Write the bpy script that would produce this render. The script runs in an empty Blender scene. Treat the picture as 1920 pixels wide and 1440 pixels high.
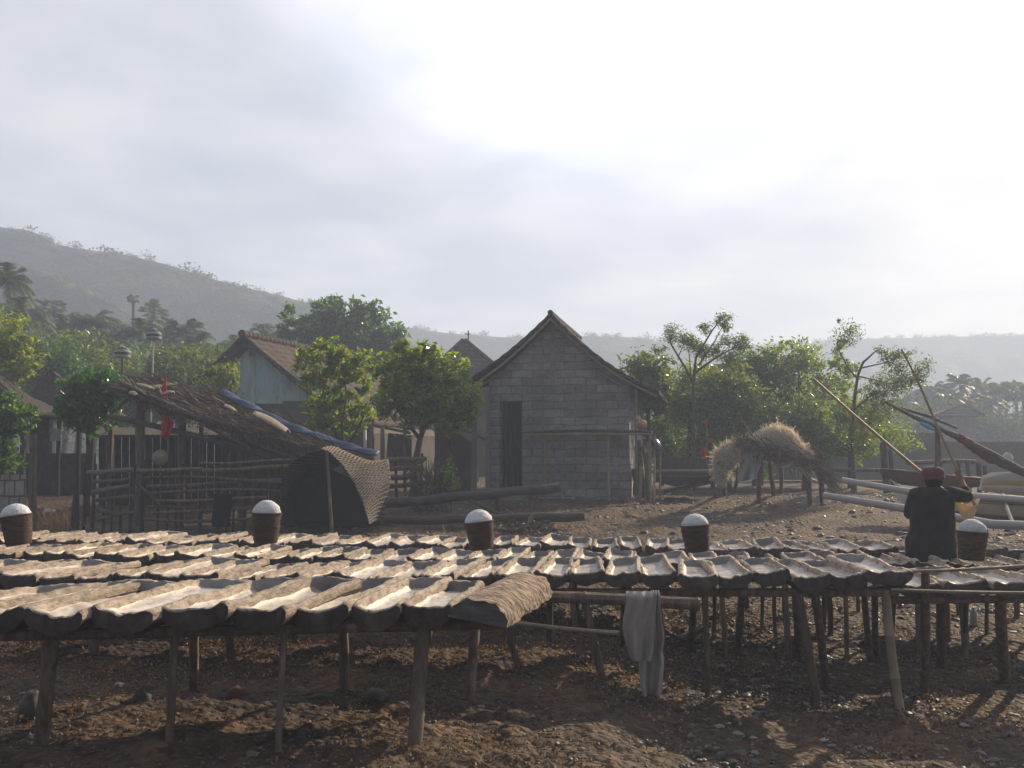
import bpy, math, random
import numpy as np
from mathutils import Vector, Matrix, Euler

random.seed(7)
RNG = np.random.default_rng(7)
PI = math.pi
sc = bpy.context.scene
COL = sc.collection

# ---------------------------------------------------------------- camera model (photo pixels 1920 x 1440)
F = 1884.0
HORIZON = 855.0
EYE = 1.6
PITCH = math.atan((HORIZON - 720.0) / F)
CP, SP = math.cos(PITCH), math.sin(PITCH)


def P(px, py, d):
    """world point seen at photo pixel (px, py), d metres in front of the photographer"""
    u = (px - 960.0) / F
    v = (720.0 - py) / F
    t = d / (CP - v * SP)
    return Vector((t * u, d, EYE + t * (SP + v * CP)))


def proj(p):
    y, z = p[1], p[2] - EYE
    f = y * CP + z * SP
    up = -y * SP + z * CP
    return 960 + F * p[0] / f, 720 - F * up / f


def smooth(a, b, x):
    t = np.clip((x - a) / (b - a), 0, 1)
    return t * t * (3 - 2 * t)


def gz(x, y):
    """ground height"""
    x = np.asarray(x, float)
    y = np.asarray(y, float)
    z = 0.69 * np.clip((y - 10.5) / 11.5, 0, 1) + 0.5 * smooth(22, 70, y)
    z = z - 0.22 * smooth(0.2, 1.8, x) * (1 - smooth(9.0, 13.5, y)) * smooth(4.0, 5.6, y)
    return z


def G(px, py):
    """point of the ground seen at photo pixel"""
    lo, hi = 2.5, 300.0
    for _ in range(60):
        m = 0.5 * (lo + hi)
        p = P(px, py, m)
        if p.z > float(gz(p.x, m)):
            lo = m
        else:
            hi = m
    return P(px, py, lo)


def gpt(px, d, dz=0.0):
    """ground point under photo column px at depth d"""
    x = (px - 960.0) / F * d
    return Vector((x, d, float(gz(x, d)) + dz))


# ---------------------------------------------------------------- numpy noise
_perm = np.random.default_rng(3).random(65536)


def vnoise(x, y):
    xi = np.floor(x).astype(np.int64)
    yi = np.floor(y).astype(np.int64)
    fx, fy = x - xi, y - yi
    fx = fx * fx * (3 - 2 * fx)
    fy = fy * fy * (3 - 2 * fy)

    def h(a, b):
        return _perm[((a * 73856093) ^ (b * 19349663)) & 65535]
    return (h(xi, yi) * (1 - fx) + h(xi + 1, yi) * fx) * (1 - fy) + (h(xi, yi + 1) * (1 - fx) + h(xi + 1, yi + 1) * fx) * fy


def fbm(x, y, o=4):
    s, a = 0, 1.0
    t = 0
    for k in range(o):
        s = s + a * (vnoise(x * 2 ** k + 17 * k, y * 2 ** k + 31 * k) - 0.5)
        a *= 0.5
    return s


# ---------------------------------------------------------------- materials
MATS = {}


def nodes_of(name):
    m = bpy.data.materials.new(name)
    m.use_nodes = True
    nt = m.node_tree
    b = nt.nodes['Principled BSDF']
    return m, nt, b


def N(nt, kind, **kw):
    n = nt.nodes.new(kind)
    for k, v in kw.items():
        if k.startswith('i_'):
            n.inputs[k[2:].replace('_', ' ')].default_value = v
        else:
            setattr(n, k, v)
    return n


def ramp(nt, stops):
    r = nt.nodes.new('ShaderNodeValToRGB')
    e = r.color_ramp.elements
    while len(e) < len(stops):
        e.new(0.5)
    for el, (p, c) in zip(e, stops):
        el.position = p
        el.color = (*c, 1)
    return r


def mat(name, cols, scale=6.0, rough=0.85, bump=0.25, bscale=None, stretch=(1, 1, 1), detail=6, spec=0.3, dist=0.02, second=None):
    """noise-mottled material; cols = list of 2-3 colours"""
    if name in MATS:
        return MATS[name]
    m, nt, b = nodes_of(name)
    L = nt.links.new
    tc = N(nt, 'ShaderNodeTexCoord')
    mp = N(nt, 'ShaderNodeMapping')
    mp.inputs['Scale'].default_value = stretch
    L(tc.outputs['Object'], mp.inputs['Vector'])
    oi = N(nt, 'ShaderNodeObjectInfo')
    add = N(nt, 'ShaderNodeVectorMath', operation='ADD')
    comb = N(nt, 'ShaderNodeCombineXYZ')
    mu = N(nt, 'ShaderNodeMath', operation='MULTIPLY')
    mu.inputs[1].default_value = 37.0
    L(oi.outputs['Random'], mu.inputs[0])
    L(mu.outputs[0], comb.inputs[0])
    L(mu.outputs[0], comb.inputs[2])
    L(mp.outputs[0], add.inputs[0])
    L(comb.outputs[0], add.inputs[1])
    n1 = N(nt, 'ShaderNodeTexNoise', i_Scale=scale, i_Detail=detail, i_Roughness=0.65)
    L(add.outputs[0], n1.inputs['Vector'])
    k = len(cols)
    r = ramp(nt, [(0.3 + 0.4 * i / (k - 1), c) for i, c in enumerate(cols)])
    L(n1.outputs['Fac'], r.inputs[0])
    out = r.outputs[0]
    if second:   # (colour, scale, threshold)
        n3 = N(nt, 'ShaderNodeTexNoise', i_Scale=second[1], i_Detail=3.0)
        L(add.outputs[0], n3.inputs['Vector'])
        r3 = ramp(nt, [(second[2], (0, 0, 0)), (second[2] + 0.1, (1, 1, 1))])
        L(n3.outputs['Fac'], r3.inputs[0])
        mx = N(nt, 'ShaderNodeMix', data_type='RGBA')
        L(r3.outputs[0], mx.inputs[0])
        L(out, mx.inputs[6])
        mx.inputs[7].default_value = (*second[0], 1)
        out = mx.outputs[2]
    # per-object value jitter
    hs = N(nt, 'ShaderNodeHueSaturation')
    mr = N(nt, 'ShaderNodeMapRange')
    mr.inputs[3].default_value = 0.82
    mr.inputs[4].default_value = 1.18
    L(oi.outputs['Random'], mr.inputs[0])
    L(mr.outputs[0], hs.inputs['Value'])
    L(out, hs.inputs['Color'])
    L(hs.outputs[0], b.inputs['Base Color'])
    b.inputs['Roughness'].default_value = rough
    b.inputs['Specular IOR Level'].default_value = spec
    if bump:
        n2 = N(nt, 'ShaderNodeTexNoise', i_Scale=bscale or scale * 4, i_Detail=5.0)
        L(add.outputs[0], n2.inputs['Vector'])
        bp = N(nt, 'ShaderNodeBump', i_Strength=bump, i_Distance=dist)
        L(n2.outputs['Fac'], bp.inputs['Height'])
        L(bp.outputs[0], b.inputs['Normal'])
    MATS[name] = m
    return m


def leaf_mat(name, cols, trans=0.45, gloss=0.35, tcol=None):
    if name in MATS:
        return MATS[name]
    m, nt, b = nodes_of(name)
    L = nt.links.new
    geo = N(nt, 'ShaderNodeNewGeometry')
    r = ramp(nt, [(i / (len(cols) - 1), c) for i, c in enumerate(cols)])
    L(geo.outputs['Random Per Island'], r.inputs[0])
    L(r.outputs[0], b.inputs['Base Color'])
    b.inputs['Roughness'].default_value = gloss
    b.inputs['Specular IOR Level'].default_value = 0.5
    tr = N(nt, 'ShaderNodeBsdfTranslucent')
    mul = N(nt, 'ShaderNodeMix', data_type='RGBA', blend_type='MULTIPLY')
    mul.inputs[0].default_value = 1
    L(r.outputs[0], mul.inputs[6])
    tcol = tcol or (2.0, 2.0, 0.7)
    mul.inputs[7].default_value = (*tcol, 1)
    L(mul.outputs[2], tr.inputs['Color'])
    mix = N(nt, 'ShaderNodeMixShader')
    mix.inputs[0].default_value = trans
    L(b.outputs[0], mix.inputs[1])
    L(tr.outputs[0], mix.inputs[2])
    L(mix.outputs[0], nt.nodes['Material Output'].inputs['Surface'])
    MATS[name] = m
    return m


def block_mat(name, c1, c2, mortar, bw, bh, ms=0.012, bump=0.5, offset=0.5, rough=0.9):
    if name in MATS:
        return MATS[name]
    m, nt, b = nodes_of(name)
    L = nt.links.new
    tc = N(nt, 'ShaderNodeTexCoord')
    sep = N(nt, 'ShaderNodeSeparateXYZ')
    L(tc.outputs['Object'], sep.inputs[0])
    ad = N(nt, 'ShaderNodeMath', operation='ADD')
    L(sep.outputs[0], ad.inputs[0])
    L(sep.outputs[1], ad.inputs[1])
    wob = N(nt, 'ShaderNodeTexNoise', i_Scale=2.5, i_Detail=2.0)
    L(tc.outputs['Object'], wob.inputs['Vector'])
    wm = N(nt, 'ShaderNodeMath', operation='MULTIPLY_ADD')
    wm.inputs[1].default_value = 0.10
    L(wob.outputs['Fac'], wm.inputs[0])
    L(sep.outputs[2], wm.inputs[2])
    cb = N(nt, 'ShaderNodeCombineXYZ')
    L(ad.outputs[0], cb.inputs[0])
    L(wm.outputs[0], cb.inputs[1])
    br = N(nt, 'ShaderNodeTexBrick', offset=offset)
    br.inputs['Scale'].default_value = 1
    br.inputs['Brick Width'].default_value = bw
    br.inputs['Row Height'].default_value = bh
    br.inputs['Mortar Size'].default_value = ms
    br.inputs['Mortar Smooth'].default_value = 0.3
    br.inputs['Bias'].default_value = 0.0
    br.inputs['Color1'].default_value = (*c1, 1)
    br.inputs['Color2'].default_value = (*c2, 1)
    br.inputs['Mortar'].default_value = (*mortar, 1)
    L(cb.outputs[0], br.inputs['Vector'])
    no = N(nt, 'ShaderNodeTexNoise', i_Scale=9.0, i_Detail=8.0, i_Roughness=0.7)
    L(tc.outputs['Object'], no.inputs['Vector'])
    big = N(nt, 'ShaderNodeTexNoise', i_Scale=1.3, i_Detail=3.0)
    L(tc.outputs['Object'], big.inputs['Vector'])
    sm = N(nt, 'ShaderNodeMath', operation='ADD')
    L(no.outputs['Fac'], sm.inputs[0])
    L(big.outputs['Fac'], sm.inputs[1])
    mr = N(nt, 'ShaderNodeMapRange')
    mr.inputs[1].default_value = 0.6
    mr.inputs[2].default_value = 1.4
    mr.inputs[3].default_value = 0.5
    mr.inputs[4].default_value = 1.55
    L(sm.outputs[0], mr.inputs[0])
    hs = N(nt, 'ShaderNodeHueSaturation')
    L(br.outputs['Color'], hs.inputs['Color'])
    L(mr.outputs[0], hs.inputs['Value'])
    L(hs.outputs[0], b.inputs['Base Color'])
    b.inputs['Roughness'].default_value = rough
    b.inputs['Specular IOR Level'].default_value = 0.2
    hsum = N(nt, 'ShaderNodeMath', operation='MULTIPLY_ADD')
    hsum.inputs[1].default_value = 0.4
    L(no.outputs['Fac'], hsum.inputs[0])
    inv = N(nt, 'ShaderNodeMath', operation='SUBTRACT')
    inv.inputs[0].default_value = 1
    L(br.outputs['Fac'], inv.inputs[1])
    L(inv.outputs[0], hsum.inputs[2])
    bp = N(nt, 'ShaderNodeBump', i_Strength=bump, i_Distance=0.03)
    L(hsum.outputs[0], bp.inputs['Height'])
    L(bp.outputs[0], b.inputs['Normal'])
    MATS[name] = m
    return m


def wave_mat(name, cols, axis, scale, rough=0.6, bump=0.6, dist=0.03, stain=None):
    """ridged sheet (corrugated metal, thatch strands, weave)"""
    if name in MATS:
        return MATS[name]
    m, nt, b = nodes_of(name)
    L = nt.links.new
    tc = N(nt, 'ShaderNodeTexCoord')
    w = N(nt, 'ShaderNodeTexWave', wave_type='BANDS', bands_direction=axis, i_Scale=scale, i_Distortion=0.6, i_Detail=2.0)
    L(tc.outputs['Object'], w.inputs['Vector'])
    no = N(nt, 'ShaderNodeTexNoise', i_Scale=3.0, i_Detail=7.0, i_Roughness=0.7)
    mp = N(nt, 'ShaderNodeMapping')
    mp.inputs['Scale'].default_value = (1.6, 1.6, 0.35)
    L(tc.outputs['Object'], mp.inputs['Vector'])
    L(mp.outputs[0], no.inputs['Vector'])
    r = ramp(nt, [(0.35 + 0.3 * i / (len(cols) - 1), c) for i, c in enumerate(cols)])
    L(no.outputs['Fac'], r.inputs[0])
    L(r.outputs[0], b.inputs['Base Color'])
    b.inputs['Roughness'].default_value = rough
    b.inputs['Specular IOR Level'].default_value = 0.3
    bp = N(nt, 'ShaderNodeBump', i_Strength=bump, i_Distance=dist)
    L(w.outputs['Fac'], bp.inputs['Height'])
    L(bp.outputs[0], b.inputs['Normal'])
    MATS[name] = m
    return m


# woods / bamboo
M_TROUGH = mat('trough_wood', [(0.12, 0.095, 0.077), (0.30, 0.245, 0.195), (0.48, 0.40, 0.32)], scale=9, stretch=(3, 1.0, 3), rough=0.8, bump=0.9, bscale=26, dist=0.014)
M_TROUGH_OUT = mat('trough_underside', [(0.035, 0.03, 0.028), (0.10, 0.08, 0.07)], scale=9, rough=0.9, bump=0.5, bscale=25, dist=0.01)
M_TROUGH_IN = mat('salty_trough_lining', [(0.20, 0.17, 0.145), (0.37, 0.32, 0.27), (0.56, 0.51, 0.46)], scale=7, stretch=(2, 1, 2), rough=0.5, bump=0.35, bscale=30, dist=0.006, spec=0.5)
M_ENDSHADE = mat('trough_end_shade', [(0.15, 0.147, 0.15), (0.28, 0.27, 0.265)], scale=8, rough=0.7, bump=0.4, bscale=30, dist=0.006)  # wood of the inner back end wall, greyed to paint in its shade
M_BRINE = mat('salt_brine_mat', [(0.30, 0.27, 0.24), (0.55, 0.52, 0.49), (0.78, 0.78, 0.78)], scale=9, rough=0.2, bump=0.12, bscale=40, dist=0.004, spec=0.6)
M_BARK = mat('palm_log_bark', [(0.05, 0.038, 0.03), (0.20, 0.15, 0.11), (0.36, 0.285, 0.21)], scale=14, stretch=(0.7, 1.6, 1.6), rough=0.9, bump=1.0, bscale=11, dist=0.05)
M_POST = mat('weathered_post_wood', [(0.075, 0.055, 0.042), (0.15, 0.115, 0.09), (0.235, 0.19, 0.15)], scale=5, stretch=(4, 4, 0.7), rough=0.8, bump=0.4, dist=0.008)
M_BAMBOO = mat('dry_bamboo', [(0.19, 0.15, 0.105), (0.33, 0.27, 0.195)], scale=4, stretch=(3, 3, 0.6), rough=0.55, bump=0.2, dist=0.005)
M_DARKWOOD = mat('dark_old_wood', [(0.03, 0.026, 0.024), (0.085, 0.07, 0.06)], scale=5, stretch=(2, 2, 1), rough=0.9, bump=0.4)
M_GREYWOOD = mat('grey_driftwood', [(0.08, 0.076, 0.074), (0.18, 0.172, 0.165)], scale=5, stretch=(1, 3, 3), rough=0.85, bump=0.4)
M_LOG = mat('fallen_log_bark', [(0.055, 0.045, 0.04), (0.12, 0.10, 0.085)], scale=5, stretch=(1, 3, 3), rough=0.9, bump=0.6)
M_LOGEND = mat('red_log_end', [(0.16, 0.075, 0.055), (0.24, 0.12, 0.09)], scale=8, rough=0.9)
M_BASKET = mat('basket_palm_fibre', [(0.04, 0.026, 0.018), (0.13, 0.075, 0.048)], scale=12, stretch=(1, 1, 4), rough=0.9, bump=0.8, bscale=45, dist=0.012)
M_SALT = mat('sea_salt', [(0.50, 0.51, 0.54), (0.66, 0.67, 0.69)], scale=20, rough=0.8, bump=0.8, bscale=45, dist=0.02)
M_STONE = mat('beach_stone', [(0.05, 0.048, 0.048), (0.12, 0.11, 0.105), (0.2, 0.185, 0.17)], scale=4, rough=0.75, bump=0.4)
M_STONERED = mat('reddish_stone', [(0.12, 0.065, 0.045), (0.2, 0.11, 0.075)], scale=6, rough=0.9)
M_CLOTH = mat('grey_cloth', [(0.26, 0.245, 0.225), (0.40, 0.38, 0.35)], scale=3, rough=0.95, bump=0.3, bscale=60, dist=0.006)
M_BLACKCLOTH = mat('black_cloth', [(0.006, 0.006, 0.007), (0.016, 0.016, 0.017)], scale=3, rough=0.95)
M_RED = mat('red_fabric', [(0.38, 0.012, 0.018), (0.62, 0.03, 0.04)], scale=4, rough=0.8)
M_GABLE = wave_mat('turquoise_corrugated_sheet', [(0.22, 0.36, 0.36), (0.45, 0.66, 0.64), (0.55, 0.70, 0.76)], 'X', 7.0)
M_TILE = block_mat('clay_roof_tile', (0.088, 0.056, 0.044), (0.066, 0.045, 0.038), (0.034, 0.026, 0.023), 0.22, 0.16, 0.02, 0.9)
M_DARKTILE = block_mat('grey_roof_tile', (0.075, 0.07, 0.068), (0.10, 0.092, 0.085), (0.035, 0.033, 0.03), 0.25, 0.2, 0.02, 0.8)
M_BLOCK = block_mat('grey_concrete_block', (0.195, 0.19, 0.2), (0.30, 0.295, 0.305), (0.165, 0.162, 0.165), 0.37, 0.172, 0.010, 0.9)
M_CONCRETE = mat('rough_concrete', [(0.15, 0.145, 0.14), (0.23, 0.22, 0.21)], scale=3, rough=0.95)
M_PLASTER = mat('dirty_plaster', [(0.085, 0.072, 0.06), (0.15, 0.128, 0.105)], scale=2, rough=0.95)
M_WHITEPAINT = mat('worn_white_paint', [(0.55, 0.54, 0.52), (0.74, 0.73, 0.7)], scale=3, rough=0.6)
M_THATCH = mat('dark_thatch', [(0.035, 0.03, 0.028), (0.10, 0.085, 0.07)], scale=7, stretch=(3, 3, 1), rough=1, bump=0.8, bscale=20, dist=0.05)
M_STRAW = leaf_mat('pale_straw', [(0.42, 0.38, 0.32), (0.60, 0.55, 0.48), (0.78, 0.73, 0.66)], trans=0.45, gloss=0.8, tcol=(1.2, 1.1, 0.9))
M_STRAWMASS = mat('straw_mass', [(0.26, 0.23, 0.195), (0.54, 0.49, 0.42)], scale=7, rough=1, bump=0.9, bscale=20, dist=0.05)
M_BRUSH = leaf_mat('dry_brushwood', [(0.055, 0.042, 0.034), (0.11, 0.085, 0.065), (0.2, 0.16, 0.12)], trans=0.1, gloss=0.85, tcol=(1, 1, 1))
M_TARP = mat('blue_tarp', [(0.010, 0.03, 0.09), (0.022, 0.058, 0.14)], scale=5, rough=0.5, bump=0.5, dist=0.03)
M_PLASTIC = mat('white_plastic_sheet', [(0.33, 0.335, 0.36), (0.50, 0.505, 0.53)], scale=4, rough=0.35, bump=0.5, dist=0.04, spec=0.5)
M_SKIN = mat('brown_skin', [(0.15, 0.075, 0.045), (0.2, 0.105, 0.065)], scale=6, rough=0.6, bump=0.1)
M_SHIRT = mat('charcoal_shirt', [(0.013, 0.013, 0.015), (0.032, 0.031, 0.032)], scale=5, rough=0.95, bump=0.5, bscale=9, dist=0.03)
M_SHORTS = mat('brown_shorts', [(0.035, 0.028, 0.025), (0.05, 0.04, 0.035)], scale=5, rough=0.95)
M_CAP = mat('maroon_cap_cloth', [(0.11, 0.05, 0.065), (0.16, 0.075, 0.09)], scale=8, rough=0.9)
M_HAIR = mat('black_hair', [(0.008, 0.007, 0.006), (0.02, 0.018, 0.016)], scale=30, rough=0.6)
M_PALMLEAF = leaf_mat('yellow_palm_leaf', [(0.52, 0.44, 0.29), (0.66, 0.58, 0.42)], trans=0.35, gloss=0.6, tcol=(1.15, 1.0, 0.75))
M_BOATWHITE = mat('boat_white_paint', [(0.40, 0.385, 0.35), (0.56, 0.54, 0.50)], scale=2.5, rough=0.5)
M_BOATCREAM = mat('boat_cream_paint', [(0.34, 0.30, 0.22), (0.44, 0.385, 0.28)], scale=2.5, rough=0.5)
M_BOATMAROON = mat('boat_maroon_paint', [(0.10, 0.055, 0.055), (0.15, 0.08, 0.078)], scale=2.5, rough=0.5)
M_BOATYELLOW = mat('boat_yellow_paint', [(0.4, 0.26, 0.06), (0.5, 0.34, 0.1)], scale=2.5, rough=0.5)
M_BOATBLUE = mat('boat_blue_paint', [(0.10, 0.13, 0.22), (0.16, 0.2, 0.32)], scale=2.5, rough=0.5)
M_FLOAT = mat('pale_bamboo_float', [(0.36, 0.355, 0.35), (0.48, 0.47, 0.465)], scale=2.5, rough=0.4)
M_SAILBLUE = mat('turquoise_sail', [(0.05, 0.35, 0.5), (0.12, 0.55, 0.7)], scale=5, rough=0.6)
M_SAILRED = mat('rolled_red_sail', [(0.10, 0.04, 0.04), (0.19, 0.085, 0.075)], scale=6, rough=0.8, bump=0.6, dist=0.03)
M_SAILDARK = mat('rolled_dark_sail', [(0.05, 0.05, 0.055), (0.12, 0.11, 0.11)], scale=6, rough=0.8, bump=0.6, dist=0.03)
M_GREENCLOTH = wave_mat('dark_green_curtain', [(0.008, 0.022, 0.012), (0.016, 0.04, 0.02)], 'X', 5.0, rough=0.9)
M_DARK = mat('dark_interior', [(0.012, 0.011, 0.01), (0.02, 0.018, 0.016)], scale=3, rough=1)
M_BUCKETBLUE = mat('navy_plastic', [(0.015, 0.025, 0.06), (0.02, 0.035, 0.09)], scale=3, rough=0.3, spec=0.5)
M_HAT = mat('straw_hat_weave', [(0.22, 0.19, 0.15), (0.32, 0.28, 0.22)], scale=14, rough=0.9)
M_BALE = mat('bundle_cloth', [(0.28, 0.16, 0.09), (0.4, 0.27, 0.17)], scale=6, rough=0.9)
M_TRUNK = mat('tree_bark', [(0.045, 0.036, 0.03), (0.11, 0.09, 0.075)], scale=6, stretch=(3, 3, 1), rough=0.9, bump=0.5)
M_PALETRUNK = mat('pale_tree_bark', [(0.065, 0.054, 0.045), (0.125, 0.105, 0.088)], scale=6, stretch=(3, 3, 1), rough=0.9, bump=0.4)
# foliage
LF_BRIGHT = leaf_mat('bright_green_leaf', [(0.05, 0.105, 0.014), (0.10, 0.165, 0.024), (0.17, 0.23, 0.034), (0.24, 0.27, 0.045), (0.22, 0.17, 0.05)], trans=0.5, gloss=0.34, tcol=(2.0, 2.2, 0.6))
LF_DARK = leaf_mat('dark_green_leaf', [(0.03, 0.07, 0.016), (0.06, 0.115, 0.024), (0.11, 0.165, 0.034)], trans=0.52, gloss=0.36, tcol=(1.8, 2.1, 0.6))
LF_YELLOW = leaf_mat('yellow_green_leaf', [(0.09, 0.14, 0.008), (0.17, 0.22, 0.012), (0.27, 0.28, 0.02)], trans=0.5, gloss=0.4, tcol=(2.0, 2.0, 0.4))
LF_OLIVE = leaf_mat('olive_leaf', [(0.045, 0.075, 0.02), (0.09, 0.125, 0.034), (0.16, 0.18, 0.06)], trans=0.55, gloss=0.36, tcol=(1.8, 1.9, 0.7))
LF_PALM = leaf_mat('palm_frond_leaf', [(0.028, 0.055, 0.018), (0.062, 0.105, 0.03), (0.12, 0.15, 0.055)], trans=0.3, gloss=0.5, tcol=(1.7, 1.8, 0.7))
LF_FAR = leaf_mat('far_foliage', [(0.025, 0.045, 0.014), (0.055, 0.08, 0.025), (0.11, 0.125, 0.045)], trans=0.35, gloss=0.8, tcol=(1.7, 1.8, 0.7))
LF_BIG = leaf_mat('broad_glossy_leaf', [(0.03, 0.08, 0.02), (0.055, 0.125, 0.03), (0.085, 0.17, 0.04)], trans=0.3, gloss=0.22, tcol=(1.8, 2.3, 0.6))
LF_LITTER = leaf_mat('dry_leaf_litter', [(0.05, 0.033, 0.02), (0.16, 0.098, 0.052), (0.36, 0.235, 0.12)], trans=0.3, gloss=0.7, tcol=(1.3, 1.1, 0.8))
LF_GRASS = leaf_mat('dry_grass_blade', [(0.14, 0.085, 0.045), (0.25, 0.16, 0.08), (0.34, 0.23, 0.12)], trans=0.4, gloss=0.8, tcol=(1.3, 1.1, 0.8))


# ---------------------------------------------------------------- mesh builder
class MB:
    def __init__(s):
        s.v, s.f, s.mi, s.sm = [], [], [], []
        s.n = 0

    def add(s, verts, faces, m=0, smooth=True):
        o = s.n
        s.v.append(np.asarray([tuple(p) for p in verts], float).reshape(-1, 3))
        s.n += len(s.v[-1])
        for f in faces:
            s.f.append([i + o for i in f])
            s.mi.append(m)
            s.sm.append(smooth)
        return s

    def box(s, c, size, rot=None, m=0, bevel=0.0):
        x, y, z = [k / 2 for k in size]
        vs = [Vector((sx * x, sy * y, sz * z)) for sz in (-1, 1) for sy in (-1, 1) for sx in (-1, 1)]
        if rot is not None:
            vs = [rot @ v for v in vs]
        vs = [v + Vector(c) for v in vs]
        return s.add(vs, [(0, 2, 3, 1), (4, 5, 7, 6), (0, 1, 5, 4), (2, 6, 7, 3), (0, 4, 6, 2), (1, 3, 7, 5)], m, False)

    def hexa(s, b, t, m=0):
        """prism from bottom polygon to top polygon (same count)"""
        n = len(b)
        fs = [tuple(range(n - 1, -1, -1)), tuple(range(n, 2 * n))]
        for i in range(n):
            j = (i + 1) % n
            fs.append((i, j, n + j, n + i))
        return s.add(list(b) + list(t), fs, m, False)

    def bar(s, a, b, w, h, m=0, up=Vector((0, 0, 1))):
        a, b = Vector(a), Vector(b)
        d = (b - a).normalized()
        x = d.cross(up)
        if x.length < 1e-4:
            x = d.cross(Vector((1, 0, 0)))
        x.normalize()
        z = x.cross(d)
        q = [x * (sx * w / 2) + z * (sz * h / 2) for sx, sz in ((-1, -1), (1, -1), (1, 1), (-1, 1))]
        return s.hexa([a + k for k in q], [b + k for k in q], m)

    def tube(s, pts, rad, seg=8, m=0, wob=0.0, caps=True):
        pts = [Vector(p) for p in pts]
        if not hasattr(rad, '__len__'):
            rad = [rad] * len(pts)
        vs, fs = [], []
        up = None
        for i, p in enumerate(pts):
            t = (pts[min(i + 1, len(pts) - 1)] - pts[max(i - 1, 0)]).normalized()
            if up is None:
                up = Vector((0, 0, 1)) if abs(t.z) < 0.9 else Vector((1, 0, 0))
            x = t.cross(up)
            if x.length < 1e-5:
                x = t.cross(Vector((0.3, 1, 0.2)))
            x.normalize()
            y = x.cross(t).normalized()
            up = y
            for k in range(seg):
                a = 2 * PI * k / seg
                r = rad[i] * (1 + (random.uniform(-wob, wob) if wob else 0))
                vs.append(p + x * (r * math.cos(a)) + y * (r * math.sin(a)))
        n = len(pts)
        for i in range(n - 1):
            for k in range(seg):
                k2 = (k + 1) % seg
                fs.append((i * seg + k, i * seg + k2, (i + 1) * seg + k2, (i + 1) * seg + k))
        s.add(vs, fs, m, True)
        if caps:
            o = s.n - len(vs)
            s.f.append([o + k for k in range(seg)][::-1])
            s.f.append([o + (n - 1) * seg + k for k in range(seg)])
            s.mi += [m, m]
            s.sm += [False, False]
        return s

    def pole(s, a, b, r0, r1=None, m=0, bend=0.02, seg=8, n=7, wob=0.08):
        """slightly crooked natural pole"""
        a, b = Vector(a), Vector(b)
        r1 = r0 if r1 is None else r1
        L = (b - a).length
        j = Vector((random.uniform(-1, 1), random.uniform(-1, 1), random.uniform(-1, 1))) * bend * L
        k = Vector((random.uniform(-1, 1), random.uniform(-1, 1), random.uniform(-1, 1))) * bend * 0.4 * L
        pts, rs = [], []
        for i in range(n):
            t = i / (n - 1)
            pts.append(a.lerp(b, t) + j * math.sin(PI * t) + k * math.sin(2 * PI * t))
            rs.append((r0 + (r1 - r0) * t) * (1 + random.uniform(-wob, wob)))
        return s.tube(pts, rs, seg, m)

    def bamboo(s, a, b, r, m=0, node=0.3, seg=8, bend=0.0):
        """bamboo culm: thin swollen joints along it"""
        a, b = Vector(a), Vector(b)
        L = (b - a).length
        n = max(2, int(L / node))
        j = Vector((random.uniform(-1, 1), 0, random.uniform(-1, 1))) * bend * L
        pts, rs = [], []
        for i in range(n):
            for t, k in ((0.0, 1.0), (0.46, 0.97), (0.93, 0.98), (0.965, 1.16)):
                u = (i + t) / n
                pts.append(a.lerp(b, u) + j * math.sin(PI * u))
                rs.append(r * k)
        pts.append(b)
        rs.append(r)
        return s.tube(pts, rs, seg, m)

    def lathe(s, prof, c, seg=20, m=0, rot=None, wob=0.0):
        c = Vector(c)
        vs, fs = [], []
        for r, z in prof:
            for k in range(seg):
                a = 2 * PI * k / seg
                q = r * (1 + (random.uniform(-wob, wob) if wob else 0))
                v = Vector((q * math.cos(a), q * math.sin(a), z))
                if rot is not None:
                    v = rot @ v
                vs.append(c + v)
        for i in range(len(prof) - 1):
            for k in range(seg):
                k2 = (k + 1) % seg
                fs.append((i * seg + k, i * seg + k2, (i + 1) * seg + k2, (i + 1) * seg + k))
        return s.add(vs, fs, m, True)

    def ball(s, c, r, seg=12, rings=8, m=0, rot=None, noise=0.0):
        rx, ry, rz = r if hasattr(r, '__len__') else (r, r, r)
        c = Vector(c)
        vs, fs = [], []
        for i in range(rings + 1):
            th = PI * i / rings
            for k in range(seg):
                a = 2 * PI * k / seg
                q = 1 + (random.uniform(-noise, noise) if noise else 0)
                v = Vector((rx * q * math.sin(th) * math.cos(a), ry * q * math.sin(th) * math.sin(a), rz * q * math.cos(th)))
                if rot is not None:
                    v = rot @ v
                vs.append(c + v)
        for i in range(rings):
            for k in range(seg):
                k2 = (k + 1) % seg
                fs.append((i * seg + k, (i + 1) * seg + k, (i + 1) * seg + k2, i * seg + k2))
        return s.add(vs, fs, m, True)

    def grid(s, fn, nu, nv, m=0, smooth=True):
        vs = [fn(i / nu, j / nv) for j in range(nv + 1) for i in range(nu + 1)]
        fs = [(j * (nu + 1) + i, j * (nu + 1) + i + 1, (j + 1) * (nu + 1) + i + 1, (j + 1) * (nu + 1) + i) for j in range(nv) for i in range(nu)]
        return s.add(vs, fs, m, smooth)

    def sheet(s, fn, nu, nv, th, m=0):
        """grid with thickness th (both sides and edges)"""
        P0 = [[Vector(fn(i / nu, j / nv)) for i in range(nu + 1)] for j in range(nv + 1)]
        vs = []
        for side in (1, -1):
            for j in range(nv + 1):
                for i in range(nu + 1):
                    du = P0[j][min(i + 1, nu)] - P0[j][max(i - 1, 0)]
                    dv = P0[min(j + 1, nv)][i] - P0[max(j - 1, 0)][i]
                    n = du.cross(dv)
                    n = n.normalized() if n.length > 1e-9 else Vector((0, 0, 1))
                    vs.append(P0[j][i] + n * (side * th / 2))
        w = nu + 1
        o = w * (nv + 1)
        fs = []
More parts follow.
